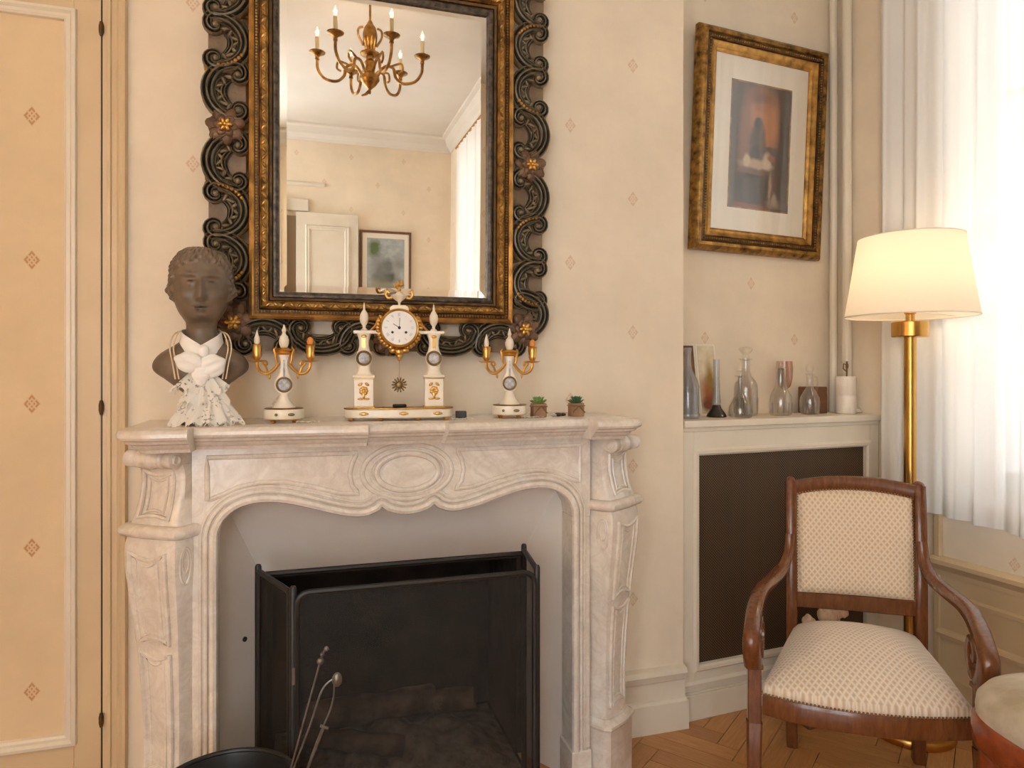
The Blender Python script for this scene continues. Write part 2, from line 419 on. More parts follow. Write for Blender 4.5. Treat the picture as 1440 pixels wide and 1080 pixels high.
# chimney breast with the firebox opening
FX0, FX1, FZ = -.129, .673, .652
wb = MB().box(-.47, FX0, 0, .40, 0, H).box(FX1, 1.262, 0, .40, 0, H).box(FX0, FX1, 0, .40, FZ, H)
struct(wb.build('wall_back', M['wall'], smooth=False), 'cream wallpapered chimney breast behind the marble mantel', 'wall')
fb = MB().box(FX0+.001, FX0+.02, .0, .40, 0, FZ).box(FX1-.02, FX1-.001, 0, .40, 0, FZ).box(FX0+.02, FX1-.02, .36, .40, 0, FZ).box(FX0+.02, FX1-.02, 0, .36, FZ-.02, FZ)
struct(fb.build('firebox_lining', M['soot'], smooth=False), 'sooty dark lining of the fireplace', 'firebox')
# alcove and window wall
wa = MB().box(-.02, .96, .235, .34, 0, H, MA)
struct(wa.build('wall_alcove', M['wall'], smooth=False), 'cream wallpapered alcove wall behind the framed print', 'wall')
OT0, OT1, OZ0, OZ1 = .28, 1.70, .80, 2.85
wr = MB()
for a, b, c, d in ((-.27, OT0, 0, H), (OT1, 2.62, 0, H), (OT0, OT1, 0, OZ0), (OT0, OT1, OZ1, H)): wr.box(a, b, -.28, 0, c, d, MW)
struct(wr.build('wall_right', M['wall_side'], smooth=False), 'cream wallpapered window wall', 'wall')
# far part of the room, seen in the mirror
struct(MB().box(1.27, 2.6, -2.62, -2.5, 0, H).build('wall_return', M['wall'], smooth=False), 'cream wallpapered return wall', 'wall')
wf = MB()
for a, b, c, d in ((-4.2, -3.62, 0, H), (-2.92, -2.5, 0, H), (-3.62, -2.92, 0, .5), (-3.62, -2.92, 2.9, H)): wf.box(1.27, 1.52, a, b, c, d)
struct(wf.build('wall_side', M['wall_side'], smooth=False), 'cream wallpapered side wall with the far window', 'wall')
wfr = MB()
for a, b, c, d in ((-1.5, -1.38, 0, H), (-.42, 1.4, 0, H), (-1.38, -.42, 0, .2), (-1.38, -.42, 2.8, H)): wfr.box(a, b, -4.45, -4.2, c, d)
struct(wfr.build('wall_front', M['wall'], smooth=False), 'cream wallpapered wall facing the mirror', 'wall')
wlf = MB()
for a, b, c, d in ((-4.3, -4.0, 0, H), (-2.9, .42, 0, H), (-4.0, -2.9, 0, .2), (-4.0, -2.9, 2.85, H)): wlf.box(-1.70, -1.45, a, b, c, d)
struct(wlf.build('wall_left', M['wall_side'], smooth=False), 'cream wallpapered left wall', 'wall')
# cornice on the walls the mirror shows
def sweep_profile(mb, pts, prof, closed=False):
    return mb.sweep(pts, prof, closed, up=(0, 0, 1))
cor = MB()
prof = [(0, 0), (.012, 0), (.02, .02), (.05, .05), (.07, .1), (.1, .11), (.1, .13), (0, .13)]
cor.sweep([(1.27, -4.2, H-.13), (-1.45, -4.2, H-.13)], prof, up=(0, 0, 1))
cor.sweep([(1.27, -2.5, H-.13), (1.27, -4.2, H-.13)], prof, up=(0, 0, 1))
# (profiles grow towards the room)
struct(cor.build('trim_1', M['ceil'], smooth=False), 'white plaster cornice', 'trim')

# baseboards
def base_profile(h=.215):
    return [(0, 0), (.028, 0), (.028, .098), (.020, .106), (.012, .108), (.012, .165), (.022, .172), (.026, .185), (.03, .195), (.024, .21), (.006, .215), (0, .215)]
bb = MB().sweep([(.955, 0, 0), (1.262, 0, 0)], [(a, b) for a, b in base_profile()], up=(0, 0, 1))
bb.box(1.262, 1.268, -.028, .02, 0, .098)
struct(bb.build('baseboard_back', M['paint'], ang=20), 'cream moulded skirting beside the mantel', 'baseboard')
# wainscot below the window
wn = MB()
def wrail(t0, t1, z, prof): wn.sweep([tuple(MW @ Vector((t0, 0, z))), tuple(MW @ Vector((t1, 0, z)))], [(a, b) for a, b in prof], up=(0, 0, 1))
wn.box(.255, 2.6, 0, .018, 0, .50, MW)
wrail(.235, 2.6, .49, [(0, 0), (.022, 0), (.024, .02), (.034, .034), (.048, .045), (.048, .06), (.03, .068), (0, .068)])
wrail(.255, 2.6, .41, [(.018, 0), (.028, .004), (.028, .016), (.018, .024)])
wrail(.255, 2.6, .265, [(.018, 0), (.03, .004), (.034, .018), (.026, .03), (.018, .034)])
wn.box(.255, 2.6, .018, .034, 0, .13, MW)
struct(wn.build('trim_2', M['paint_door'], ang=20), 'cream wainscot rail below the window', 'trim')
# reveal strip beside the window niche
struct(MB().box(.235, .26, 0, .022, 0, .72, MW).build('trim_3', M['paint_door'], smooth=False, bevel=.004), 'narrow vertical trim at the wainscot end', 'trim')

# window: casement in the opening
def window(name, mapm, t0, t1, z0, z1, off, label):
    e = bpy.data.objects.new(name, None); COL.objects.link(e); struct(e, label, 'window')
    f = MB()
    for a, b, c, d in ((t0, t0+.06, z0, z1), (t1-.06, t1, z0, z1), (t0+.06, t1-.06, z0, z0+.07), (t0+.06, t1-.06, z1-.07, z1)): f.box(a, b, off-.06, off, c, d, mapm)
    tm = (t0+t1)/2
    f.box(tm-.05, tm+.05, off-.06, off+.012, z0+.07, z1-.07, mapm)
    for zz in (z0+(z1-z0)*.36, z0+(z1-z0)*.70): f.box(t0+.06, t1-.06, off-.05, off-.01, zz-.014, zz+.014, mapm)
    f.build('window_frame', M['white_paint'], e, smooth=False, bevel=.004)
    for a, b in ((t0+.06, tm-.05), (tm+.05, t1-.06)):
        MB().box(a, b, off-.034, off-.028, z0+.07, z1-.07, mapm).build('pane', M['glass_p'], e, smooth=False)
    s = MB().box(t0-.0, t1+.0, off, .008, z0-.03, z0, mapm); s.build('window_sill', M['white_paint'], e, smooth=False, bevel=.004)
    MB().tube([tuple(mapm @ Vector(q)) for q in ((tm, off+.02, z0+.62), (tm, off+.05, z0+.62), (tm, off+.055, z0+.52))], .008, 8).build('window_handle', M['brass'], e)
    return e
window('window_1', MW, OT0, OT1, OZ0, OZ1, -.16, 'white casement window behind the sheer curtain')
MS = Matrix(((0, -1, 0, 1.27), (-1, 0, 0, -2.5), (0, 0, 1, 0), (0, 0, 0, 1)))
window('window_2', MS, .42, 1.12, .5, 2.9, -.12, 'far window reflected in the mirror')
pc = win((OT0+OT1)/2, -.25, (OZ0+OZ1)/2)
portal('window_portal', pc, OZ1-OZ0, OT1-OT0, (0, radians(90), math.atan(B)))
MF = Matrix(((1, 0, 0, 0), (0, 1, 0, -4.2), (0, 0, 1, 0), (0, 0, 0, 1)))
window('fill_window_3', MF, -1.38, -.42, .2, 2.8, -.12, 'unseen tall window added for fill light in the wall facing the fireplace')  # unseen window, added to brighten the fireplace side from behind the camera
portal('window_portal_front', (-.90, -4.42, 1.5), .96, 2.6, (radians(90), 0, 0)).rotation_euler = (radians(-90), 0, 0)
ML = Matrix(((0, 1, 0, -1.45), (1, 0, 0, 0), (0, 0, 1, 0), (0, 0, 0, 1)))
window('fill_window_4', ML, -4.0, -2.9, .2, 2.85, -.12, 'unseen wide window added for fill light in the left wall')  # another unseen window, added to make up for the weaker sky
portal('window_portal_left', (-1.68, -3.45, 1.52), 2.65, 1.1, (0, radians(-90), 0))
portal('window_portal_far', (1.50, -3.27, 1.7), 2.4, .7, (0, radians(90), 0))

# built-in cupboard at the left: frame, door leaf with wallpapered panel
fr = MB().box(-.531, -.47, -.004, .3, 0, H).box(-1.45, -1.30, -.004, .3, 0, H)
fr.sweep([(-.484, -.004, 0), (-.484, -.004, H)], [(-.012, 0), (-.010, .012), (-.003, .018), (.004, .016), (.012, .02), (.014, 0)], up=(0, -1, 0))
fr.sweep([(-.515, -.004, 0), (-.515, -.004, H)], [(-.006, 0), (-.004, .006), (.004, .006), (.006, 0)], up=(0, -1, 0))
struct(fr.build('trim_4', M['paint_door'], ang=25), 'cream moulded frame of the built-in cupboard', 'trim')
dr = bpy.data.objects.new('door_1', None); COL.objects.link(dr); struct(dr, 'built-in cupboard door with wallpapered panel', 'door'); dr.location = (0, 0, 0)
PX0, PX1, PZ0, PZ1 = -1.23, -.600, .236, 2.205
lf = MB()
for a, b, c, d in ((-1.298, PX0, .02, 2.6), (PX1, -.535, .02, 2.6), (PX0, PX1, .02, PZ0), (PX0, PX1, PZ1, 2.6)): lf.box(a, b, -.003, .03, c, d)
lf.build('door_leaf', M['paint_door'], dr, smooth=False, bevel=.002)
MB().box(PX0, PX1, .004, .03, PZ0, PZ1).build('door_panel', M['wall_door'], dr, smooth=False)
MB().rect_frame(PX0+.012, PX1-.012, PZ0+.012, PZ1-.012, [(-.012, .004), (-.010, -.006), (-.004, -.010), (.004, -.008), (.010, -.016), (.018, -.014), (.020, -.003)]).build('panel_moulding', M['paint'], dr, ang=25)
MB().box(-1.298, -.535, -.003, .03, 2.62, H).build('overdoor_panel', M['paint_door'], dr, smooth=False)
MB().box(-1.298, -.535, .02, .03, 2.6, 2.62).build('door_gap', M['ink'], dr, smooth=False)
MB().box(-.5352, -.5308, -.002, .03, .02, H).build('door_gap', M['ink'], dr, smooth=False)
MB().box(-1.298, -.535, -.006, .03, 0, .02).build('door_sill', M['paint_door'], dr, smooth=False)
for z in (2.168, 1.137, .287):
    MB().lathe([(.0005, -.021), (.004, -.019), (.0055, -.012), (.0065, -.008), (.0065, .008), (.0055, .012), (.004, .019), (.0005, .021)], 10, (-.533, -.009, z)).build('hinge', M['gold_dark'], dr, label='small dark brass hinge')

# heating pipes in the alcove corner
for (px_, py_, r) in ((2.158, .285, .016), (2.172, .225, .019)):
    p = MB().lathe([(r, 1.06), (r, H)], 16, (px_, py_, 0))
    o = p.build('heating_pipe', M['paint']); tag(o, 'thin cream heating pipe deep in the alcove corner' if r < .017 else 'thicker cream heating pipe on the window wall of the alcove', 'pipe')

# ================================================================== MANTELPIECE
MX = .2665
mp = thing('mantelpiece', 'carved veined white marble fireplace mantel with scrolled console legs', 'mantelpiece', (MX, 0, 0))
MT = 1.10
def shelf_ring(off, z):
    hw = .683; pts = []
    def fy(x):
        a = abs(x)
        if a > .515: return -.372
        if a > .10: return -.318-.034*((.515-a)/.415)
        return -.330
    xs = [-hw+.05+k*.002 for k in range(0)]
    front = []
    q = -1
    xx = [-.60, -.56, -.52, -.514, -.42, -.32, -.22, -.104, -.098, -.05, 0, .05, .098, .104, .22, .32, .42, .514, .52, .56, .60]
    # rounded outer corners
    L = [(-hw+off, -.002)]
    cx, cy, R = -hw+.075, -.297, .075
    for k in range(9):
        a = pi+k*pi/2/8; L.append((cx+(R-off)*cos(a), cy+(R-off)*sin(a)))
    Fp = [(x, fy(x)+off) for x in xx]
    Rr = [(-x, y) for x, y in L][::-1]
    return [(x-.0115, y, z) for x, y in L+Fp+Rr]
rows = [shelf_ring(o, z) for o, z in ((.05, 1.042), (.046, 1.050), (.034, 1.056), (.030, 1.062), (.018, 1.066), (.014, 1.072), (.004, 1.076), (0, 1.082), (0, 1.090), (.005, 1.097), (.012, MT))]
sh = MB(); sh.grid(rows, cu=True); n = len(rows[0])
sh.f.append(tuple((len(rows)-1)*n+j for j in range(n))); sh.f.append(tuple(range(n))[::-1])
sh.build('mantel_shelf', M['marble'], mp, ang=32)
ARCH = [(-0.218, .807), (-.214, .837), (-.198, .867), (-.164, .892), (-.114, .903), (-.053, .898), (.018, .879), (.09, .858), (.145, .851), (.183, .862), (.196, .873), (.212, .862), (.24, .853), (.2675, .850)]
ARCH = ARCH+[(.535-x, z) for x, z in ARCH[:-1]][::-1]
ARCHL = [(x-MX, z) for x, z in ARCH]
poly = [(-.54, 1.045), (-.54, .807)]+ARCHL+[(.54, .807), (.54, 1.045)]
MB().prism(poly, -.24, -.15).build('frieze', M['marble'], mp, smooth=False)
MB().box(-.54, .54, -.15, 0, .98, 1.045).build('frieze_core', M['marble'], mp, smooth=False)
for s in (-1, 1):
    jb = MB(); a, b = sorted((s*.4845, s*.54)); jb.box(a, b, -.24, -.15, .12, .807)
    jb.box(*sorted((s*.54, s*.640)), -.200, 0, 0, 1.045)
    jb.box(*sorted((s*.478, s*.54)), -.252, -.15, 0, .12)
    jb.build('jamb', M['marble'], mp, smooth=False, bevel=.003)
# arch mouldings
def offset_path(p, d):
    out = []
    for i, (x, z) in enumerate(p):
        a = p[max(i-1, 0)]; b = p[min(i+1, len(p)-1)]; t = Vector((b[0]-a[0], b[1]-a[1])).normalized()
        out.append((x-t.y*d, z+t.x*d))
    return out
full = [(ARCHL[0][0], .12)]+[(ARCHL[0][0], z) for z in (.3, .5, .7)]+ARCHL+[(ARCHL[-1][0], z) for z in (.7, .5, .3)]+[(ARCHL[-1][0], .12)]
sm = bez([(x, 0, z) for x, z in full], 4); sm2 = [(q.x, q.z) for q in sm]
mo = MB()
for d, r, y in ((.006, .011, -.243), (.024, .0055, -.242), (.036, .004, -.241)):
    mo.tube([(x, y, z) for x, z in offset_path(sm2, d)], r, 8, up=(0, -1, 0))
mo.build('arch_moulding', M['marble'], mp)
pan = [(-.238, .91), (-.238, 1.018), (.132, 1.018), (.118, .99), (.112, .962), (.118, .93), (.135, .908), (.085, .912), (.02, .932), (-.05, .948), (-.115, .950), (-.165, .940), (-.205, .922)]
for s in (0, 1):
    pp = [((x if not s else .535-x)-MX, z) for x, z in pan]
    dense = []
    for i in range(len(pp)):
        a = pp[i]; b = pp[(i+1) % len(pp)]
        for k in range(4): dense.append((lerp(a[0], b[0], k/4), -.240, lerp(a[1], b[1], k/4)))
    MB().tube(dense, .0065, 8, closed=True, up=(0, -1, 0)).build('frieze_panel_moulding', M['marble'], mp)
ov = MB()
for rx, rz, r, y in ((.084, .050, .008, -.243), (.1, .0605, .004, -.24), (.122, .074, .007, -.241)):
    ov.tube([(rx*cos(k*pi/24), y, .962+rz*sin(k*pi/24)) for k in range(48)], r, 8, closed=True, up=(0, -1, 0))
ov.ball((0, -.236, .962), (.078, .008, .044), 28, 12)
ov.build('cartouche', M['marble'], mp)
# consoles
def console(s):
    # local: u across (outer positive), n forward, z up ; placed by matrix
    al = radians(35)
    org = Vector((s*.612+.010, -.190, 0)); nv = Vector((s*sin(al), -cos(al), 0)); uv = Vector((s*cos(al), sin(al), 0))
    W = lambda u, nn, z: org+uv*u+nv*nn+Vector((0, 0, z))
    c = bpy.data.objects.new('console', None); COL.objects.link(c); c.parent = mp
    tab = [(.196, .062, .030), (.25, .060, .026), (.32, .061, .026), (.42, .064, .030), (.52, .069, .037), (.60, .074, .045), (.68, .079, .055), (.74, .083, .062), (.785, .084, .064), (.81, .082, .061), (.826, .080, .056)]
    tz = np.array([q[0] for q in tab]); tw = np.array([q[1] for q in tab]); tn = np.array([q[2] for q in tab])
    wz = lambda z: float(np.interp(z, tz, tw)); fz = lambda z: float(np.interp(z, tz, tn))
    rows = []
    for z in np.linspace(.196, .826, 40):
        w_, n_ = wz(z), fz(z)
        rows.append([W(-w_, -.06, z), W(-w_, n_-.012, z), W(-w_+.004, n_-.003, z), W(-w_+.013, n_, z)]+[W(u*w_, n_+.006*(1-u*u), z) for u in (-.6, -.2, .2, .6)]+[W(w_-.013, n_, z), W(w_-.004, n_-.003, z), W(w_, n_-.012, z), W(w_, -.06, z)])
    MB().grid(rows, cu=True, capa=True, capb=True).build('console_shaft', M['marble'], c, ang=45)
    # waist torus
    wt = MB(); rows = []
    for k in range(13):
        a = -pi/2+pi*k/12; e = .012+.014*cos(a); z = .839+.016*sin(a)
        w_, n_ = .074+e, .046+e
        rows.append([W(-w_, -.05, z), W(-w_, n_-.02, z), W(-w_+.012, n_, z), W(0, n_+.004, z), W(w_-.012, n_, z), W(w_, n_-.02, z), W(w_, -.05, z)])
    wt.grid(rows, cu=True, capa=True, capb=True).build('console_waist', M['marble'], c, ang=50)
    # upper block, concave
    rows = []
    for z in np.linspace(.853, 1.005, 16):
        k = (z-.853)/.152; n_ = .050-.024*math.sin(min(k, .75)/.75*pi/2)+.010*max(0, (k-.75)/.25)**2; w_ = .080-.010*math.sin(min(k*1.6, 1)*pi/2)
        rows.append([W(-w_, -.05, z), W(-w_, n_-.01, z), W(-w_+.01, n_, z), W(0, n_+.004, z), W(w_-.01, n_, z), W(w_, n_-.01, z), W(w_, -.05, z)])
    MB().grid(rows, cu=True, capa=True, capb=True).build('console_block', M['marble'], c, ang=45)
    # volute roll with bands
    vr = MB(); pr = []
    for u, r in ((-.074, .016), (-.072, .022), (-.05, .0225), (-.046, .0185), (-.040, .0185), (-.036, .023), (-.012, .0205), (-.006, .0255), (.006, .0255), (.012, .0205), (.036, .023), (.040, .0185), (.046, .0185), (.05, .0225), (.072, .022), (.074, .016)):
        pr.append([W(u, 0.050+r*cos(a), 1.018+r*sin(a)) for a in [2*pi*k/20 for k in range(20)]])
    vr.grid(pr, cu=True, capa=True, capb=True)
    for u in (-.0745, .0745): vr.tube([W(u, .050+.010*cos(k*pi/8), 1.018+.010*sin(k*pi/8)) for k in range(16)], .0035, 6, closed=True)
    vr.add([W(u, nn, z) for z in (1.0, 1.044) for u, nn in ((-.068, -.05), (.068, -.05), (.068, .045), (-.068, .045))], [(0,1,2,3),(4,7,6,5),(0,4,5,1),(1,5,6,2),(2,6,7,3),(3,7,4,0)])
    vr.build('volute', M['marble'], c, ang=50)
    # carved panels following the face
    pn = MB()
    def face(u, z): return W(u, (fz(z) if z < .83 else .050-.024*math.sin(min((z-.853)/.152, .75)/.75*pi/2))+.0045, z)
    def loop(z0, z1, k, top, r):
        L = []
        for i in range(10): z = lerp(z0, z1, i/9); L.append(face(-k*(wz(z) if z < .83 else .07), z))
        for i in range(1, 8): u = -1+2*i/8; L.append(face(u*k*(wz(z1) if z1 < .83 else .07), z1-top*(1-u*u)))
        for i in range(10): z = lerp(z1, z0, i/9); L.append(face(k*(wz(z) if z < .83 else .07), z))
        for i in range(1, 8): u = 1-2*i/8; L.append(face(u*k*(wz(z0) if z0 < .83 else .07), z0+top*.7*(1-u*u)))
        pn.tube(L, r, 6, closed=True)
    loop(.56, .79, .66, .018, .0062); loop(.575, .775, .40, .018, .0042)
    loop(.23, .535, .66, .016, .0058); loop(.245, .52, .38, .016, .0040)
    loop(.87, .985, .66, .010, .0056); loop(.883, .972, .40, .010, .0040)
    pn.build('console_panel_moulding', M['marble'], c)
    # side scroll
    for q in (-1, 1):
        sc = MB()
        sc.tube([W(q*.0825, .030+.018*cos(k*pi/10), .755+.045*sin(k*pi/10)) for k in range(20)], .0035, 6, closed=True)
        sc.tube([W(q*.0825, .030+.010*cos(k*pi/10), .765+.028*sin(k*pi/10)) for k in range(20)], .003, 6, closed=True)
        sc.build('side_scroll', M['marble'], c, kind='stuff')
    # plinth
    pl_ = MB(); rows = []
    for z, e in ((0, .012), (.165, .012), (.170, .014), (.176, .018), (.184, .018), (.190, .010), (.198, .004)):
        w_, n_ = .064+e, .034+e
        rows.append([W(-w_, -.05, z), W(-w_, n_-.02, z), W(-w_+.012, n_, z), W(0, n_+.008, z), W(w_-.012, n_, z), W(w_, n_-.02, z), W(w_, -.05, z)])
    pl_.grid(rows, cu=True, capa=True, capb=True).build('console_plinth', M['marble'], c, ang=30)
for s in (-1, 1): console(s)
# splayed hearth panels inside the mantel
hp = thing('hearth_surround', 'pale splayed panels narrowing the fireplace opening inside the marble mantel', 'hearth panel', (MX, 0, 0))
YB = -.004; X0, X1 = FX0-MX, FX1-MX; JX = .4945
def slab(mb, quad, th):
    q = [Vector(p) for p in quad]; nn = (q[1]-q[0]).cross(q[3]-q[0]).normalized()*th
    mb.add(q+[p+nn for p in q], [(0,1,2,3),(7,6,5,4),(0,4,5,1),(1,5,6,2),(2,6,7,3),(3,7,4,0)]); return mb
slab(MB(), [(-JX, -.15, 0), (X0, YB, 0), (X0, YB, FZ), (-JX, -.15, .93)], .006).build('cheek_panel', M['insert'], hp, smooth=False)
slab(MB(), [(JX, -.15, 0), (JX, -.15, .93), (X1, YB, FZ), (X1, YB, 0)], .006).build('cheek_panel', M['insert'], hp, smooth=False)
slab(MB(), [(-JX, -.15, .93), (X0, YB, FZ), (X1, YB, FZ), (JX, -.15, .93)], .006).build('hood_panel', M['insert'], hp, smooth=False)
for a, b in (((-JX, -.152, .93), (X0, YB-.003, FZ)), ((JX, -.152, .93), (X1, YB-.003, FZ))):
    MB().tube([a, b], .0022, 6).build('panel_joint', M['soot'], hp)
MB().box(X0, X1, YB-.006, YB, FZ-.004, FZ+.012).build('opening_edge', M['black'], hp, smooth=False)
MB().lathe([(.0005, 0), (.007, 0), (.007, .003), (.0005, .004)], 10, M=Matrix.Translation((-.428, -.102, .5)) @ Matrix.Rotation(radians(44), 4, 'Z') @ Matrix.Rotation(pi/2, 4, 'X')).build('screw_hole', M['soot'], hp)

# ================================================================== CARVED MIRROR
mi = thing('wall_mirror', 'large wall mirror in a dark scrollwork frame with gilt inner mouldings', 'mirror', (.232, -.012, 1.29), rot=(radians(1.0), 0, 0))
GX, GZ0, GZ1 = .308, .17, 1.045           # glass half width and bottom/top
MB().rect_frame(-GX+.024, GX-.024, GZ0+.024, GZ1-.024, [(0, -.044), (.024, -.0405)]).build('bevel_edge', M['mirror'], mi, smooth=False)
MB().add([(-GX+.024, -.044, GZ0+.024), (GX-.024, -.044, GZ0+.024), (GX-.024, -.044, GZ1-.024), (-GX+.024, -.044, GZ1-.024)], [(0, 1, 2, 3)]).build('mirror_glass', M['mirror'], mi, smooth=False)
MB().box(-GX-.06, GX+.06, -.03, -.001, GZ0-.06, GZ1+.06).build('back_board', M['wood_b'], mi, smooth=False)
def rf(name, prof, mat, ang=30): return MB().rect_frame(-GX, GX, GZ0, GZ1, prof).build(name, mat, mi, ang=ang)
rf('inner_lip', [(-.002, -.038), (-.002, -.050), (.006, -.054), (.012, -.052), (.014, -.046)], M['lip'])
rf('dark_rebate', [(.013, -.040), (.015, -.056), (.022, -.058), (.024, -.05)], M['gold_dark'])
rf('gilt_leaf_band', [(.023, -.045), (.025, -.062), (.032, -.070), (.040, -.072), (.047, -.066), (.050, -.05)], M['gold_old'])
rf('bead_groove', [(.049, -.045), (.050, -.060), (.061, -.060), (.062, -.045)], M['gold_dark'])
rf('outer_rail', [(.061, -.030), (.062, -.064), (.068, -.068), (.075, -.064), (.078, -.030), (.078, -.004)], M['gold_rail'])
lb = MB(); beads = MB()
def along(d):      # points round the rectangle at outward offset d
    x, a, b = GX+d, GZ0-d, GZ1+d
    return [((-x, a), (x, a)), ((x, a), (x, b)), ((x, b), (-x, b)), ((-x, b), (-x, a))]
for (p, q) in along(.036):
    L = math.dist(p, q); n = int(L/.021); dx, dz = (q[0]-p[0])/L, (q[1]-p[1])/L
    for i in range(n):
        t_ = (i+.5)/n*L; R_ = Matrix.Rotation(-math.atan2(dz, dx)+(.6 if i % 2 else -.6), 4, 'Y')
        lb.ball((p[0]+dx*t_, -.069, p[1]+dz*t_), (.0115, .0055, .0048), 8, 5, R_)
for (p, q) in along(.0555):
    L = math.dist(p, q); n = int(L/.0085)
    for i in range(n): t_ = (i+.5)/n; beads.ball((lerp(p[0], q[0], t_), -.0605, lerp(p[1], q[1], t_)), .0036, 6, 4)
lb.build('gilt_leaf_carving', M['gold_rail'], mi, kind='stuff'); beads.build('gilt_bead_row', M['gold_rail'], mi, kind='stuff')
# --- carved scrolls
def scroll_mesh(L, Wd, turns=1.15):
    """C-scroll: lies along v (length L), bulges to +u by Wd. Returns (wood mesh, hollow mesh, path)."""
    pts = []; sc = []
    a0 = L/2
    def spiral(cx, cz, r0, r1, th0, th1, n):
        return [(cx+lerp(r0, r1, k/n)*cos(lerp(th0, th1, k/n)), cz+lerp(r0, r1, k/n)*sin(lerp(th0, th1, k/n))) for k in range(n+1)]
    R0 = L*.17
    top = spiral(Wd*.22, a0-R0, R0*.25, R0, pi*.5+2*pi*.75*turns, pi*.5, 14)       # inner curl out to the top
    arc = [(Wd*.22+(Wd*.78)*cos(lerp(pi/2, -pi/2, k/18)), a0*sin(lerp(pi/2, -pi/2, k/18))) for k in range(19)]
    bot = spiral(Wd*.22, -a0+R0, R0, R0*.25, -pi*.5, -pi*.5-2*pi*.75*turns, 14)
    P2 = top+arc[1:-1]+bot
    n = len(P2)
    for i, (u, v) in enumerate(P2):
        t_ = i/(n-1); k = math.sin(pi*min(max(t_, .06), .94))**.8
        pts.append((u, -.012-.012*k, v)); sc.append(.30+.70*k)
    h = Wd*.175
    prof = [(-1.15, -.75), (-1.1, .45), (-.85, .75), (-.55, .15), (-.28, .95), (.0, 1.05), (.22, .25), (.50, .80), (.72, .70), (.92, .05), (1.1, .30), (1.15, -.75)]
    wood_ = MB().sweep(pts, [(a*h, b*h*.9) for a, b in prof], up=(0, -1, 0), scale=sc)
    # acanthus tongue inside
    tong = [(Wd*.62*cos(lerp(1.25, -1.0, k/12))+Wd*.02, -.010, a0*.62*sin(lerp(1.25, -1.0, k/12))) for k in range(13)]
    wood_.sweep(tong, [(a*h*.62, b*h*.8) for a, b in prof], up=(0, -1, 0), scale=[.25+.85*math.sin(pi*min(max(k/12, .08), .97)) for k in range(13)])
    # feathered lobes along the inner edge of the scroll
    for k in range(7):
        a_ = lerp(1.05, -1.05, k/6); Rm = Matrix.Rotation(-a_*.55+(.7 if k % 2 else -.5), 4, 'Y')
        wood_.ball((Wd*.22+Wd*.50*cos(a_), -.016, a0*.66*sin(a_)), (Wd*.15, .006, Wd*.055), 8, 5, Rm)
    for s_ in (-1, 1): wood_.ball((Wd*.22, -.022, s_*(a0-R0)), (Wd*.10, .010, Wd*.10), 10, 6)
    # hollow dished ground between the curls
    rows = []
    for i in range(9):
        v = lerp(-a0*.78, a0*.78, i/8); wdt = Wd*.86*math.sqrt(max(0, 1-(v/a0)**2))
        rows.append([(lerp(Wd*.02, wdt, j/5), -.003-.006*abs(lerp(-1, 1, j/5)), v) for j in range(6)])
    hol = MB().grid(rows)
    hol.grid([[(x, y+.004, z) for x, y, z in r] for r in rows])
    bd = MB()
    for k in range(7):
        a_ = lerp(1.45, .55, k/6); bd.ball((Wd*.22+(Wd*.80)*cos(a_), -.036, a0*.97*sin(a_)), (.0058, .0058, .0058), 8, 5)
    return wood_, hol, bd
scr = {}
def scroll(L, Wd, loc, ang, flip=False, gold=False, back=True):
    key = (round(L, 3), round(Wd, 3))
    if key not in scr:
        a_, b_, c_ = scroll_mesh(L, Wd); ms = [q.mesh('scroll', True, 50) for q in (a_, b_, c_)]
        ms[0].materials.append(M['scroll']); ms[1].materials.append(M['scroll_in']); ms[2].materials.append(M['gold_rail']); scr[key] = ms
    ms = scr[key]
    o = bpy.data.objects.new('scroll', ms[0]); COL.objects.link(o); o.parent = mi
    o.location = (loc[0], -.022, loc[1]); o.rotation_euler = (0, ang, 0); o.scale = (1, 1, -1 if flip else 1)
    if back:
        h_ = bpy.data.objects.new('scroll_hollow', ms[1]); COL.objects.link(h_); h_.parent = o
    if gold:
        g_ = bpy.data.objects.new('gilt_beading', ms[2]); COL.objects.link(g_); g_.parent = o
def rosette(loc, r=.050):
    ro = bpy.data.objects.new('rosette', None); COL.objects.link(ro); ro.parent = mi; ro.location = (loc[0], -.044, loc[1])
    pt = MB()
    for k in range(7):
        a_ = k*2*pi/7+.3
        pt.ball((r*.62*cos(a_), -.006, r*.62*sin(a_)), (r*.46, .010, r*.34), 10, 6, Matrix.Rotation(-a_, 4, 'Y'))
    for k in range(6):
        a_ = k*2*pi/6; pt.ball((r*.36*cos(a_), -.012, r*.36*sin(a_)), (r*.34, .008, r*.24), 10, 6, Matrix.Rotation(-a_+.5, 4, 'Y'))
    pt.ball((0, .004, 0), (r*.95, .012, r*.95), 16, 6)
    pt.build('petals', M['rosette'], ro, ang=60)
    ce = MB()
    for k in range(6):
        a_ = k*2*pi/6; ce.ball((r*.2*cos(a_), -.021, r*.2*sin(a_)), (r*.24, .009, r*.13), 8, 5, Matrix.Rotation(-a_, 4, 'Y'))
    ce.ball((0, -.026, 0), r*.15, 8, 5); ce.build('gilt_centre', M['gold'], ro, ang=60)
IX, OXF = GX+.078, .503
IZ0, IZ1 = GZ0-.078, GZ1+.078
bw = OXF-IX               # 0.117
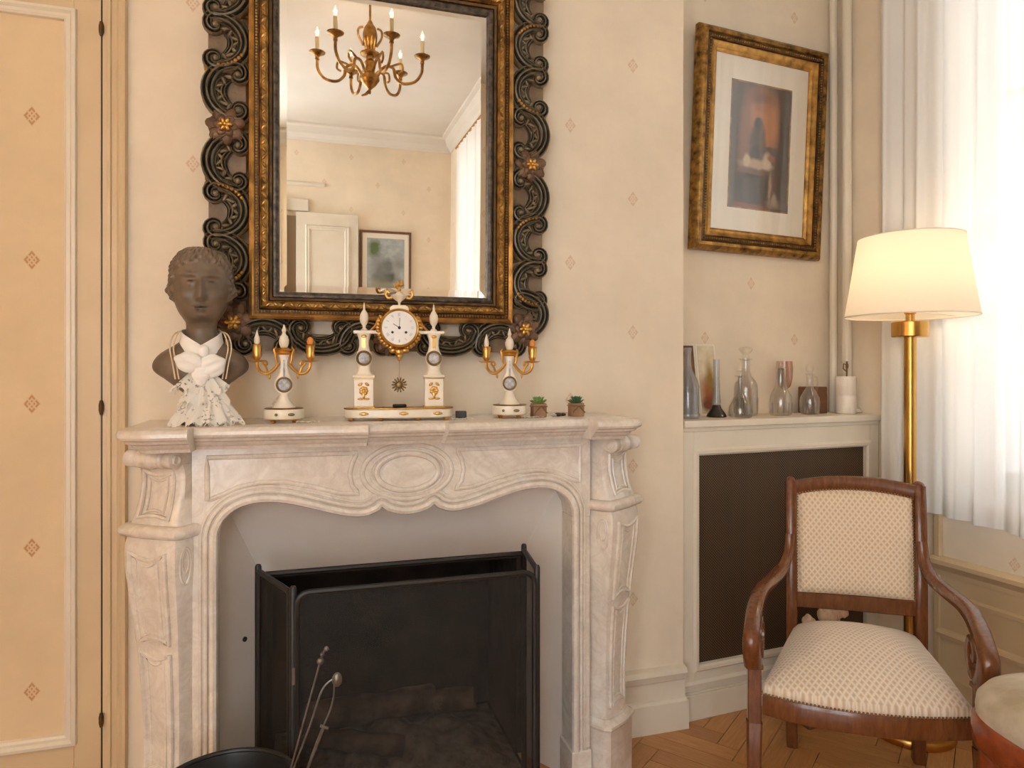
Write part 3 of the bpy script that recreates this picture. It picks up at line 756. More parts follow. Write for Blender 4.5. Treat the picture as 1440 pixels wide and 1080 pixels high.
for s in (-1, 1):         # uprights
    zc = .625 if s < 0 else .592
    angi = pi if s > 0 else 0          # bulging inwards
    ango = 0 if s > 0 else pi          # bulging outwards
    xo, xi = s*(OXF-.010), s*(IX+.006)
    rosette((s*(IX+OXF)/2, zc))
    for d in (-1, 1):
        z = zc+d*.098; scroll(.150, .098, (xi, z), ango, d < 0)                       # outward C beside the rosette
        z = zc+d*.232; scroll(.140, .100, (xo, z), angi, d*(-1 if s > 0 else 1) > 0, gold=True)
        z = zc+d*.370; scroll(.136, .100, (xo, z), angi, d*(-1 if s > 0 else 1) < 0, gold=True)
    scroll(.130, .098, (xi, .125), ango); scroll(.136, .100, (xo, zc+.505), angi)
    for k, z in enumerate((zc-.165, zc+.165, zc-.30, zc+.30, zc-.44)):
        q = MB(); q.ball((0, 0, 0), (.012, .014, .020), 8, 6); q.ball((0, -.004, .022), (.009, .01, .012), 8, 6); q.ball((0, -.004, -.022), (.009, .01, .012), 8, 6)
        o = q.build('leaf_knop', M['gold_old'], mi); o.location = (s*(OXF-.012), -.03, z)
    # corner blocks
    rosette((s*.425, .083 if s < 0 else .078), .052)
    rosette((s*.44, IZ1+.06), .046)
bh = IZ0                   # bottom strip height about .092
for zb, up_ in ((0.004, 1), (IZ1+.088+.0, -1)):
    ang_in = -pi/2 if up_ > 0 else pi/2            # +u turned towards the glass
    for s in (-1, 1):
        scroll(.150, .088, (s*.345, zb if up_ > 0 else IZ1+.012), ang_in if up_ > 0 else -pi/2, s < 0)
        scroll(.170, .082, (s*.190, IZ0-.004 if up_ > 0 else IZ1+.088), pi/2, s > 0, back=False)
        scroll(.140, .084, (s*.065, zb if up_ > 0 else IZ1+.012), -pi/2, s < 0, gold=True)
    rosette((0, zb+.03 if up_ > 0 else IZ1+.06), .040)
# thin carved ribs that tie the openwork to the gilt frame
rib = MB()
for x0, z0, x1, z1 in ((-.46, .02, -.46, 1.2), (.46, .02, .46, 1.2), (-.46, .045, .46, .045), (-.46, IZ1+.05, .46, IZ1+.05)):
    rib.tube([(x0, -.014, z0), (x1, -.014, z1)], .009, 8)
for z in (.30, .625, .95):
    for s in (-1, 1): rib.tube([(s*.385, -.014, z), (s*.47, -.014, z)], .008, 8)
rib.build('carved_rib', M['scroll'], mi)

# ================================================================== BUST WITH LACE AND NECKLACE
bl = Vector((-.258, -.19, MT))
bu = thing('portrait_bust', 'dark brown sculpted bust of a child with swept-back hair on the mantel', 'bust', bl, radians(6))
T = [(.458, .004, .004, .012), (.454, .026, .030, .012), (.444, .046, .054, .012), (.425, .0605, .071, .012), (.40, .069, .081, .012), (.37, .0715, .084, .010), (.345, .0705, .081, .008), (.32, .066, .075, .004), (.30, .0595, .067, -.001), (.283, .0515, .058, -.004), (.270, .042, .047, -.003), (.260, .0365, .040, .006), (.245, .0365, .038, .012), (.228, .0395, .040, .014), (.212, .050, .044, .014), (.197, .074, .049, .014), (.182, .097, .052, .014), (.165, .111, .053, .013), (.150, .1155, .052, .011), (.135, .111, .049, .008), (.118, .088, .045, .004), (.095, .058, .038, 0), (.075, .036, .030, 0)]
T = np.array(T[::-1]); NR, NC = 210, 160
zz = np.interp(np.linspace(0, 1, NR), np.linspace(0, 1, len(T)), T[:, 0])
def sm_interp(z, col):
    k = np.interp(zz, T[:, 0], T[:, col]); return np.interp(z, zz, np.convolve(np.pad(k, 4, 'edge'), np.ones(9)/9, 'valid'))
g = lambda x, s: np.exp(-(x/s)**2)
rows = []
for z in zz:
    hw, hd, yc = float(sm_interp(z, 1)), float(sm_interp(z, 2)), float(sm_interp(z, 3)); row = []
    for j in range(NC):
        th = 2*pi*j/NC-pi; d = 0
        if z > .25:
            a = abs(th)
            if .308 < z < .380: d += .021*g(th, lerp(.085, .125, float(np.clip((.36-z)/.04, 0, 1))))*np.clip((.378-z)/.052, 0, 1)**1.15*(1 if z > .320 else max(0, (z-.308)/.012))
            d += .0060*g(z-.3195, .0055)*g(a-.15, .065)
            d += .0040*g(z-.378+.012*(a-.38)**2, .0065)*g(a-.40, .30)
            d -= .0125*g(z-.3565, .0125)*g(a-.36, .20); d += .0115*g(z-.3550, .0082)*g(a-.36, .145)
            d += .0035*g(z-.3635, .0020)*g(a-.36, .17); d -= .0036*g(z-.3600, .0013)*g(a-.36, .14); d += .0026*g(z-.3480, .0022)*g(a-.36, .15); d -= .0028*g(z-.3510, .0012)*g(a-.36, .12)
            d += .0080*g(z-.323, .017)*g(a-.58, .25)
            d += .0075*g(z-.3012, .0036)*g(th, .19); d += .0085*g(z-.2912, .0040)*g(th, .16); d -= .0075*g(z-.2964, .0016)*g(th, .23)
            d -= .0022*g(z-.307, .004)*g(th, .04); d -= .004*g(z-.2835, .0038)*g(th, .2); d += .0095*g(z-.2735, .0075)*g(th, .25)
            d += .0125*g(a-1.68, .10)*g(z-.345, .020)-.005*g(a-1.66, .05)*g(z-.347, .010)  # ears
            line = .398+.012*math.cos(th*2.2)-(.075 if a > 1.25 else .075*max(0, (a-.95)/.3))
            hair = np.clip((z-line)/.007, 0, 1)*(1 if z > .30 else 0)
            if hair > 0:
                d += hair*(.0042+.0026*math.sin(th*15+z*150)+.0019*math.sin(th*31-z*230)+.0012*math.sin(th*52))
        row.append(((hw+d)*sin(th), yc-(hd+d)*cos(th), z))
    rows.append(row)
MB().grid(rows, cu=True, capa=True, capb=True).build('bust_body', M['bust'], bu, ang=80)
MB().lathe([(.048, 0), (.05, .006), (.046, .014), (.030, .022), (.022, .035), (.024, .06), (.034, .078), (.036, .085)], 28).build('bust_socle', M['bust'], bu)
# lace jabot
lj = thing('lace_jabot', 'white lace jabot and silk collar draped round the neck of the bust', 'lace jabot', bl, radians(6))
col_ = MB()
for s in (-1, 1):
    rows = []
    for i in range(15):
        t_ = i/14
        a = lerp(s*2.3, -s*.12, t_); zc = lerp(.234, .186, t_**1.3); rx = lerp(.046, .050, t_); ry = lerp(.046, .058, t_); hgt = lerp(.012, .018, math.sin(t_*pi))
        rows.append([(rx*(1+.10*k/5*(1+t_))*sin(a)+0, .010-ry*(1+.10*k/5*(1+t_))*cos(a)-.004*math.sin(k*1.3+i*.5), zc+hgt*(1-2*k/5)-.010*t_*(k/5)) for k in range(6)])
    col_.grid(rows)
col_.build('collar', M['silk'], lj, ang=80)
def ruffle(cx, z0, z1, r0, r1, y0, y1, nf, amp, half=1.35, tilt=0):
    rows = []
    for i in range(9):
        t_ = i/8; r = lerp(r0, r1, t_**.9); z = lerp(z0, z1, t_); y = lerp(y0, y1, t_); row = []
        for j in range(73):
            a = lerp(-half, half, j/72); rr = r*(1+amp*t_*math.sin(a*nf+tilt)); row.append((cx+rr*sin(a)*1.05, y-rr*cos(a)*.55, z+amp*.06*t_*math.cos(a*nf*1.3)+.010*t_*(1-cos(a*.9))))
        rows.append(row)
    return rows
kn = MB().ball((.006, -.062, .188), (.013, .010, .016), 12, 8); kn.build('knot', M['silk'], lj)
for cx_, cz_, rx_, rz_, tl_ in ((-.026, .158, .034, .026, .35), (.026, .150, .032, .030, -.45), (.0, .128, .020, .030, 0)):
    rows = []
    for i in range(17):
        p_ = pi*i/16
        rows.append([Matrix.Rotation(tl_, 3, 'Y') @ Vector((rx_*sin(p_)*cos(b_)*(1+.10*math.sin(5*p_)), .017*sin(p_)*sin(b_)*(1+.22*math.cos(9*p_+cx_*60)), -rz_*cos(p_)))+Vector((cx_, -.058, cz_)) for b_ in [2*pi*k/24 for k in range(24)]])
    MB().grid(rows, cu=True).build('bow_loop', M['silk'], lj, ang=80)
fr2 = MB().grid(ruffle(0, .138, .085, .02, .060, -.040, -.042, 12, .16, 1.5)); fr2.build('lace_tier', M['lace'], lj, ang=80)
fr3 = MB().grid(ruffle(.004, .125, .050, .022, .056, -.046, -.050, 11, .16, 1.5, .7)); fr3.build('lace_tier', M['lace'], lj, ang=80)
fr4 = MB().grid(ruffle(.010, .100, .003, .020, .072, -.036, -.052, 13, .15, 1.6, .3)); fr4.build('lace_tier', M['lace'], lj, ang=80)
rows = ruffle(.02, .07, .003, .03, .082, -.046, -.058, 12, .13, 1.3, 1.9); MB().grid(rows).build('lace_tier', M['lace'], lj, ang=80)
# necklace
nk = thing('pearl_necklace', 'long double strand of small pearls hanging over the shoulders of the bust', 'necklace', bl, radians(6))
pe = MB()
for q in (0, .008):
    for s in (-1, 1):
        L = bez([(s*.012, .052, .236), (s*.046, .028, .240), (s*(.056+q), -.012, .228), (s*(.063+q), -.036, .196), (s*(.056+q), -.050, .155), (s*(.050+q), -.052, .118)], 14)
        for p in L[::1]: pe.ball(p, .0021, 6, 4)
pe.build('pearl_strand', M['pearl'], nk, kind='stuff')

# ================================================================== CANDELABRA
def candelabrum(loc, rz, label, right_amber):
    c = thing('candelabrum', label, 'candelabrum', loc, rz)
    ft = MB()
    for k in range(4): ft.ball((.038*cos(k*pi/2+pi/4), .038*sin(k*pi/2+pi/4), .0045), (.007, .007, .0045), 10, 6)
    ft.lathe([(.050, .0085), (.052, .0095), (.050, .0105)], 32); ft.build('gilt_foot_ring', M['gold'], c)
    MB().lathe([(.001, .0105), (.0505, .0105), (.0515, .012), (.0515, .033), (.050, .036), (.001, .036)], 8 if False else 36).build('base', M['wmarble'], c)
    MB().lathe([(.048, .036), (.0505, .0375), (.048, .039), (.034, .0395)], 36).build('base_trim', M['gold_rail'], c)
    e = MB().ball((.018, -.0515, .023), (.009, .003, .004), 10, 6); e.ball((-.020, -.0512, .023), (.004, .003, .004), 8, 5); e.build('base_mount', M['ring'], c)
    st = MB().lathe([(.030, .039), (.027, .044), (.018, .055), (.0115, .070), (.0105, .078)], 24)
    # flat lyre body: disc below, neck above
    rows = []
    prof = [(.0105, .076), (.018, .082), (.0235, .092), (.0245, .1005), (.0232, .110), (.0185, .120), (.0125, .131), (.0095, .146), (.009, .160), (.0115, .172), (.014, .180)]
    for h, z in prof: rows.append([(h*math.copysign(abs(cos(a))**.6, cos(a)), .010*math.copysign(abs(sin(a))**.6, sin(a)), z) for a in [2*pi*k/20 for k in range(20)]])
    st.grid(rows, cu=True, capa=True, capb=True); st.build('lyre_stem', M['wmarble'], c, ang=50)
    me = MB().tube([(.0185*cos(k*pi/14), -.0115, .1005+.0185*sin(k*pi/14)) for k in range(28)], .0026, 8, closed=True, up=(0, -1, 0)); me.build('medallion_ring', M['ring'], c)
    MB().ball((0, -.0095, .1005), (.017, .004, .017), 20, 8).build('medallion', M['medal'], c)
    MB().box(-.0028, .0028, -.0128, -.008, .126, .166).ball((0, -.011, .122), (.003, .003, .005), 8, 5).build('neck_inlay', M['medal'], c)
    cr = MB().lathe([(.015, .180), (.019, .184), (.0165, .188), (.021, .192), (.017, .197), (.010, .199)], 20)
    for s in (-1, 1): cr.tube([(s*.014, 0, .150), (s*.0195, 0, .165), (s*.021, 0, .182), (s*.0245, 0, .194), (s*.0205, 0, .200), (s*.0185, 0, .194)], [.002, .0035, .0038, .0035, .003, .002], 8)
    cr.build('gilt_crown', M['gold'], c)
    MB().lathe([(.005, .197), (.009, .200), (.0128, .212), (.0128, .220), (.0105, .226), (.0108, .229), (.0068, .232), (.004, .238), (.0062, .244), (.0042, .250), (.0012, .261)], 20).build('urn_finial', M['wmarble'], c)
    for s in (-1, 1):
        ar = MB().tube(bez([(s*.012, 0, .158), (s*.024, 0, .142), (s*.040, 0, .130), (s*.056, 0, .133), (s*.066, 0, .146), (s*.0675, 0, .161)], 6), [.0042]*31, 8)
        ar.tube(bez([(s*.040, 0, .130), (s*.046, 0, .146), (s*.054, 0, .158), (s*.046, 0, .163), (s*.042, 0, .155), (s*.047, 0, .152)], 6), [lerp(.0035, .0024, k/30) for k in range(31)], 8)
        ar.ball((s*.036, 0, .122), (.003, .003, .008), 8, 6)
        a_ = ar.build('arm', M['gold'], c)
        MB().lathe([(.002, .161), (.014, .1605), (.0225, .164), (.023, .1655), (.012, .1655), (.002, .166)], 20, (s*.0675, 0, 0)).build('drip_pan', M['gold'], a_)
        MB().lathe([(.005, .165), (.0085, .170), (.0115, .176), (.0105, .182), (.0125, .196), (.012, .204), (.0135, .2065), (.010, .208)], 16, (s*.0675, 0, 0)).build('candle_cup', M['gold'], a_)
        am = (s > 0) and right_amber
        MB().lathe([(.0055, .207), (.0075, .214), (.0068, .224), (.0035, .234), (.0006, .245)] if not am else [(.007, .207), (.009, .212), (.009, .219), (.006, .226), (.001, .229)], 14, (s*.0675, 0, 0)).build('flame_finial', M['amber'] if am else M['wmarble'], a_)
    return c
candelabrum((-.056, -.19, MT), radians(2), 'gilt and white marble two-branch candelabrum beside the bust', True)
candelabrum((.572, -.19, MT), radians(-14), 'gilt and white marble two-branch candelabrum beside the succulents', True)

# ================================================================== CLOCK
ck = thing('portico_clock', 'gilt and white marble portico mantel clock with round white dial', 'clock', (.250, -.19, MT), radians(-7))
ft = MB()
for x in (-.13, -.05, .05, .13):
    for y in (-.035, .035): ft.ball((x, y, .004), (.008, .008, .004), 10, 6)
ft.build('gilt_foot', M['gold'], ck)
bp = []
for a in np.linspace(-pi/2, pi/2, 9): bp.append((.105+.044*cos(a), .044*sin(a)))
bp = bp+[(-x, y) for x, y in bp[::-1]]
MB().prismz(bp, .008, .032).build('base', M['wmarble'], ck, bevel=.003)
MB().prismz([(x*1.015, y*1.03) for x, y in bp], .032, .0355).build('base_trim', M['gold_rail'], ck, bevel=.001)
for x in (-.095, 0.012, .105):
    MB().ball((x, -.0445, .020), (.010, .003, .005), 10, 6).ball((x-.008, -.0445, .020), (.005, .002, .003), 8, 5).ball((x+.008, -.0445, .020), (.005, .002, .003), 8, 5).build('base_mount', M['gold'], ck)
for s in (-1, 1):
    X = s*.096
    p = MB().box(X-.026, X+.026, -.024, .024, .0385, .116).box(X-.0295, X+.0295, -.027, .027, .1185, .1255)
    pe_ = p.build('pedestal', M['wmarble'], ck, bevel=.0015)
    for z0_, z1_ in ((.0355, .0385), (.116, .1185)): MB().box(X-.029, X+.029, -.027, .027, z0_, z1_).build('pedestal_trim', M['gold_rail'], pe_)
    gm = MB()
    for k in range(7):
        a = k*2*pi/7; gm.ball((X+.007*cos(a), -.025, .082+.008*sin(a)), (.006, .003, .005), 8, 5)
    for k in (-1, 1): gm.ball((X+k*.009, -.025, .100), (.007, .003, .004), 8, 5, Matrix.Rotation(k*.6, 4, 'Y')); gm.ball((X+k*.008, -.025, .060), (.009, .003, .003), 8, 5)
    gm.ball((X, -.026, .070), (.004, .003, .009), 8, 5); gm.build('gilt_trophy', M['gold'], pe_)
    body = MB(); rows = []
    for h, z in [(.026, .1255), (.019, .133), (.0165, .142), (.0175, .152), (.0215, .162), (.0235, .172), (.0215, .184), (.0165, .193), (.0135, .206), (.014, .222), (.0185, .236), (.021, .2405)]:
        rows.append([(X+h*math.copysign(abs(cos(a))**.6, cos(a)), .016*math.copysign(abs(sin(a))**.6, sin(a)), z) for a in [2*pi*k/20 for k in range(20)]])
    body.grid(rows, cu=True, capa=True, capb=True); body.box(X-.028, X+.028, -.019, .019, .2405, .248)
    bo = body.build('column', M['wmarble'], ck, ang=50)
    MB().tube([(X+.0185*cos(k*pi/14), -.0175, .172+.0185*sin(k*pi/14)) for k in range(28)], .0030, 8, closed=True, up=(0, -1, 0)).build('medallion_ring', M['ring'], bo)
    MB().ball((X, -.0155, .172), (.0165, .004, .0165), 20, 8).build('medallion', M['medal'], bo)
    MB().box(X-.0045, X+.0045, -.0180, -.014, .2, .235).ball((X, -.0165, .232), (.008, .003, .005), 8, 5).build('gilt_inlay', M['gold'], bo)
    MB().lathe([(.008, .248), (.010, .251), (.004, .256), (.0045, .262), (.0105, .272), (.0125, .283), (.0115, .292), (.007, .301), (.0035, .306), (.0024, .316), (.0006, .327)], 20, (X, 0, 0)).build('urn_finial', M['wmarble'], bo)
    MB().box(min(s*.05, s*.09), max(s*.05, s*.09), -.008, .008, .240, .249).build('cross_bar', M['wmarble'], ck, bevel=.001)
    br = MB().tube(bez([(s*.078, 0, .250), (s*.066, 0, .262), (s*.057, 0, .278), (s*.050, 0, .285)], 6), [lerp(.003, .0055, k/18) for k in range(19)], 8); br.build('gilt_bracket', M['gold'], ck)
DZ = .256
MY = Matrix.Rotation(pi/2, 4, 'X')
def disc(prof, z=DZ, n=40): # lathe about the y axis: (radius, forward)
    return MB().lathe(prof, n, M=Matrix.Translation((0, 0, z)) @ MY)
disc([(.001, -.028), (.047, -.028), (.050, -.02), (.050, .02), (.0535, .022), (.0535, .027), (.049, .031), (.0472, .029), (.0470, .024)]).build('drum', M['gold'], ck)
disc([(.001, .0255), (.0468, .0255), (.0468, .0270), (.001, .0272)]).build('dial', M['enamel'], ck, label='white enamel dial')
nm = MB()
def bar(x, z, a, l, wd, y=-.0278):
    Mx = Matrix.Translation((x, y, z)) @ Matrix.Rotation(a, 4, 'Y'); nm.box(-wd/2, wd/2, -.0003, .0003, -l/2, l/2, Mx)
NUM = ['XII', 'I', 'II', 'III', 'IIII', 'V', 'VI', 'VII', 'VIII', 'IX', 'X', 'XI']
for k, s_ in enumerate(NUM):
    a = k*pi/6; n_ = len(s_)
    for i, ch in enumerate(s_):
        off = (i-(n_-1)/2)*.0024; cx, cz = .0365*sin(a)+off*cos(a), DZ+.0365*cos(a)-off*sin(a)
        if ch == 'I': bar(cx, cz, a, .008, .0008)
        elif ch == 'V': bar(cx-.0006*cos(a), cz, a-.16, .008, .0008); bar(cx+.0006*cos(a), cz, a+.16, .008, .0008)
        else: bar(cx, cz, a+.25, .008, .0008); bar(cx, cz, a-.25, .008, .0008)
nm.build('numerals', M['medal'], ck, smooth=False)
hd = MB(); nm = hd
bar(-.0075, DZ+.0052, radians(-58), .021, .0016, -.0286); bar(.0008, DZ+.014, radians(3), .027, .0012, -.0290); hd.build('hands', M['ink'], ck, smooth=False)
wh = MB()
for x, z, r in ((0, DZ, .0042), (-.0185, DZ-.0125, .0036), (.0185, DZ-.0125, .0036)): wh.ball((x, -.0275, z), (r, .002, r), 12, 6)
wh.build('winding_hole', M['ink'], ck)
fo = MB()
for k in range(26):
    a = lerp(radians(125), radians(415), k/25) if False else lerp(radians(150), radians(390), k/25)
    fo.ball((.058*cos(a), -.004+.006*(k % 2), DZ+.058*sin(a)), (.0085, .008, .0062), 8, 5, Matrix.Rotation(-a+.5, 4, 'Y'))
for x, z, rx, rz in ((0, -.066, .013, .012), (-.016, -.062, .012, .008), (.016, -.062, .012, .008), (0, -.078, .009, .008), (0, -.087, .005, .005)): fo.ball((x, -.008, DZ+z), (rx, .009, rz), 10, 6)
fo.build('gilt_foliage', M['gold'], ck, ang=60)
MB().prism([(-.027, DZ+.047), (.027, DZ+.047), (.025, DZ+.058), (.017, DZ+.063), (-.017, DZ+.063), (-.025, DZ+.058)], -.022, .022).build('dome_cap', M['wmarble'], ck, bevel=.002)
cb = MB().lathe([(.004, .319), (.003, .326), (.005, .330), (.018, .340), (.024, .346), (.020, .350), (.010, .353), (.006, .358), (.002, .360)], 24); cb.build('crest_dish', M['wmarble'], ck)
cg = MB()
rr = random.Random(3)
for k in range(16):
    a = rr.uniform(0, 2*pi); q = rr.uniform(0, .013); cg.ball((q*cos(a), q*sin(a)*.6, .362+rr.uniform(0, .024)), (.0055, .005, .004), 7, 5, Matrix.Rotation(rr.uniform(0, 3), 4, 'Y'))
for s in (-1, 1):
    cg.tube(bez([(s*.018, 0, .343), (s*.030, 0, .340), (s*.037, 0, .350), (s*.032, 0, .358), (s*.027, 0, .353)], 5), [.0042]*21, 8); cg.ball((s*.036, 0, .360), (.004, .004, .006), 8, 5)
cg.build('gilt_flower_crest', M['gold'], ck, ang=60)
pd = MB().tube([(0, -.006, .176), (0, -.006, .118)], .0009, 6); pd.build('pendulum_rod', M['gold'], ck)
sb = MB().ball((0, -.008, .098), (.0105, .005, .0105), 14, 8)
for k in range(14):
    a = k*2*pi/14; sb.ball((.0155*cos(a), -.007, .098+.0155*sin(a)), (.0065, .0025, .0026), 8, 5, Matrix.Rotation(-a, 4, 'Y'))
sb.build('sunburst_bob', M['ring'], ck, ang=60)
# small dark things beside the clock
o = MB().box(-.019, .019, -.007, .007, 0, .0085).build('pen_case', M['ink'], bevel=.003); o.location = (.250, -.196, MT+.0355); tag(o, 'small black case lying on the clock base under the pendulum', 'case')
o = MB().box(-.016, .016, -.02, .02, 0, .020).build('matchbox', M['ink'], bevel=.002); o.location = (.432, -.165, MT); o.rotation_euler = (0, 0, -.2); tag(o, 'small black box next to the end of the clock base', 'box')

# ================================================================== SUCCULENTS AND PEBBLES
def succulent(loc, label, mat, pointed):
    s = thing('potted_succulent', label, 'potted plant', loc, 0, None)
    MB().prismz([(.0215*math.copysign(abs(cos(a))**.45, cos(a)), .0215*math.copysign(abs(sin(a))**.45, sin(a))) for a in [2*pi*k/24 for k in range(24)]], 0, .040).build('pot', M['pot'], s, bevel=.002)
    tw = MB().tube([(-.020, -.0222, .012), (0, -.0235, .033), (.020, -.0222, .012)], .0022, 6); tw.tube([(.0235*math.copysign(abs(cos(a))**.45, cos(a)), .0235*math.copysign(abs(sin(a))**.45, sin(a)), .032) for a in [2*pi*k/24 for k in range(24)]], .0014, 6, closed=True)
    tw.build('twine', M['ring'], s)
    r = random.Random(int(loc[0]*1000))
    for ring, (nl, tilt, ln) in enumerate(((9, 1.05, .030), (8, .65, .030), (6, .28, .026))):
        for k in range(nl):
            a = k*2*pi/nl+ring*.4; t_ = tilt+r.uniform(-.1, .1)
            Mx = Matrix.Rotation(a, 4, 'Z') @ Matrix.Rotation(t_, 4, 'Y')
            L = []
            for i in range(7):
                q = i/6; wv = .0058*math.sin(pi*min(q*.9+.1, 1))**(1 if pointed else .6)+.0004
                L.append([Vector((wv*.5*cos(b), wv*sin(b), q*ln)) for b in [2*pi*j/8 for j in range(8)]])
            MB().grid([[Mx @ p+Vector((0, 0, .036)) for p in row] for row in L], cu=True, capa=True, capb=True).build('leaf', mat, s, ang=60)
    return s
succulent((.662, -.19, MT), 'light green succulent in a brown paper pot beside the candelabrum', M['leaf'], False)
succulent((.782, -.19, MT), 'dark green spiky succulent in a brown paper pot at the mantel end', M['leaf_d'], True)
for x, y, r, mt, nm_, lb_ in ((.708, -.195, .0075, 'pebble_w', 'pebble', 'small pale pebble between the two succulents'), (.724, -.19, .0095, 'pebble', 'pebble', 'larger dark brown pebble between the two succulents'), (.745, -.175, .008, 'pebble', 'pebble', 'small dark brown pebble at the dark succulent pot')):
    o = MB().ball((0, 0, r*.62), (r*1.25, r, r*.62), 14, 8).build(nm_, M[mt]); o.location = (x, y, MT); tag(o, lb_, 'pebble')
for x, y, lb_ in ((.005, -.235, 'scrap of white lace on the mantel beside the left candelabrum'), (.632, -.225, 'scrap of white lace on the mantel before the light green succulent'), (.42, -.235, 'scrap of white lace on the mantel at the clock end')):
    q = MB(); r = random.Random(int(x*999))
    rows = [[(lerp(-.03, .03, i/10), lerp(-.012, .012, j/4)*(1+.3*math.sin(i*2.1)), .0012+.0035*abs(math.sin(i*1.3+j*1.7))) for j in range(5)] for i in range(11)]
    o = q.grid(rows).build('lace_doily', M['lace'], ang=80); o.location = (x, y, MT); tag(o, lb_, 'lace')

# ================================================================== FIREPLACE CONTENTS
gd = thing('fire_screen', 'black metal folding fire screen with fine mesh panels standing in front of the hearth', 'fire screen', (0, 0, 0))
def screen_panel(a, b, h, rc, name, z0=.012):
    a = Vector((a[0], a[1], 0)); b = Vector((b[0], b[1], 0)); L = (b-a).length; e = (b-a)/L
    pts = []
    for (cx, cz, s0) in ((rc, rc+z0, pi), (L-rc, rc+z0, 1.5*pi), (L-rc, h-rc, 0), (rc, h-rc, .5*pi)):
        for k in range(5): t_ = s0+k*pi/8; pts.append((cx+rc*cos(t_), cz+rc*sin(t_)))
    W = lambda q, o=0: a+e*q[0]+Vector((0, 0, q[1]))
    f = MB().tube([W(q) for q in pts], .0075, 8, closed=True).build('panel_frame', M['black'], gd)
    me_ = MB(); me_.add([W(q) for q in pts], [tuple(range(len(pts)))]); me_.build('wire_mesh', M['screen'], f, smooth=False)
screen_panel((-.022, -.42), (.572, -.42), .712, .03, 'front')
screen_panel((-.118, -.205), (-.036, -.405), .712, .008, 'wing')
screen_panel((.612, -.205), (.584, -.405), .712, .008, 'wing')
for x, y in ((-.029, -.415), (.580, -.415), (-.120, -.198), (.614, -.198)): MB().lathe([(.0085, 0), (.0085, .722), (.006, .728), (.001, .729)], 10, (x, y, 0)).build('corner_post', M['black'], gd)
MB().tube([(-.12, -.198, .70), (.614, -.198, .70)], .008, 8).build('back_rail', M['black'], gd)
for z in (.50, .22): MB().box(-.031, -.025, -.428, -.422, z, z+.04).build('hinge', M['iron'], gd)
struct(MB().box(FX0+.02, FX1-.02, -.15, .36, 0, .003).build('hearth', M['soot'], smooth=False), 'sooty hearth floor', 'hearth')
# ash and logs
rr = random.Random(5)
rows = []
for i in range(25):
    row = []
    for j in range(15):
        x = lerp(FX0+.03, FX1-.03, i/24); y = lerp(-.12, .34, j/14); e = math.sin(pi*i/24)*math.sin(pi*j/14)
        row.append((x, y, .004+e*(.10+.022*math.sin(i*.9+j*.5)+.014*math.sin(i*1.3-j*.9))))
    rows.append(row)
MB().grid(rows).build('ash_heap', M['ash']); o = bpy.data.objects['ash_heap']; tag(o, 'heap of grey ash on the hearth floor', 'ash'); o['kind'] = 'stuff'
for k, (x, y, z, a, tl, L, r, lb_) in enumerate(((.20, .10, .165, .25, .10, .42, .042, 'thick charred log lying on top of the ash'), (.33, .16, .13, -.35, -.12, .44, .036, 'charred log lying deep in the ash at the back'), (.14, .0, .12, -.1, .2, .30, .03, 'thin charred log at the front of the ash'))):
    pr = [(r*(.75+.2*rr.random()), -L/2)]+[(r*(.88+.22*rr.random()), lerp(-L/2, L/2, i/9)) for i in range(10)]+[(r*.7, L/2)]
    o = MB().lathe(pr, 12, M=Matrix.Rotation(pi/2, 4, 'Y')).build('charred_log', M['log'], ang=60); o.location = (x, y, z); o.rotation_euler = (0, tl, a); tag(o, lb_, 'log')
# bucket with tools
bk = thing('ash_bucket', 'black round metal bucket standing before the marble mantel leg', 'bucket', (-.168, -.538, 0))
MB().lathe([(.001, .006), (.108, .006), (.112, 0), (.116, .004), (.149, .338), (.150, .346), (.146, .346), (.143, .338), (.110, .012), (.001, .010)], 40).build('bucket_body', M['black'], bk)
MB().tube([(.149*cos(k*pi/24), .149*sin(k*pi/24), .347) for k in range(48)], .0055, 8, closed=True).build('rim', M['black'], bk)
for s in (-1, 1): MB().tube([(s*.143, -.02, .27), (s*.162, -.015, .28), (s*.162, .015, .28), (s*.143, .02, .27)], .004, 6).build('ear', M['black'], bk)
tp = thing('fire_poker', 'thin steel poker with a knobbed tip leaning out of the black bucket', 'fire tool', (0, 0, 0))
a, b = Vector((-.135, -.60, .018)), Vector((.030, -.565, .605))
MB().tube([a, a.lerp(b, .5), b], .0021, 8).build('shaft', M['iron'], tp)
d = (b-a).normalized()
MB().ball(b, .008, 10, 6).ball(b+d*.014, .005, 8, 6).ball(b+d*.026+Vector((.006, 0, 0)), .0055, 8, 6).tube([b, b+d*.03+Vector((.004, 0, 0))], .0022, 6).build('knob', M['iron'], tp)
tg = thing('fire_tongs', 'steel fire tongs with two slim arms leaning out of the black bucket', 'fire tool', (0, 0, 0))
a2 = Vector((-.150, -.575, .018)); b2 = Vector((.060, -.555, .560))
for sgn in (0, 1):
    off = Vector((-.010, 0, .012)) if sgn else Vector((.008, 0, -.016))
    MB().tube(bez([a2+off*1.6, a2.lerp(b2, .45)+off*1.2, a2.lerp(b2, .78)+off, a2.lerp(b2, .93)+off*1.2, b2], 8), .0021, 8).build('arm', M['iron'], tg)
MB().ball(b2+Vector((.006, 0, -.004)), (.011, .008, .016), 12, 8).build('handle_end', M['iron'], tg, label='bright steel handle end')
sh_ = thing('fire_shovel', 'thin steel hearth shovel shaft leaning low out of the black bucket', 'fire tool', (0, 0, 0))
a3, b3 = Vector((-.130, -.52, .018)), Vector((.038, -.585, .470))
MB().tube([a3, b3], .0021, 8).build('shaft', M['iron'], sh_)
MB().tube([b3+Vector((-.008, 0, .004)), b3+Vector((.008, 0, -.004))], .0035, 8).build('cross_grip', M['iron'], sh_)

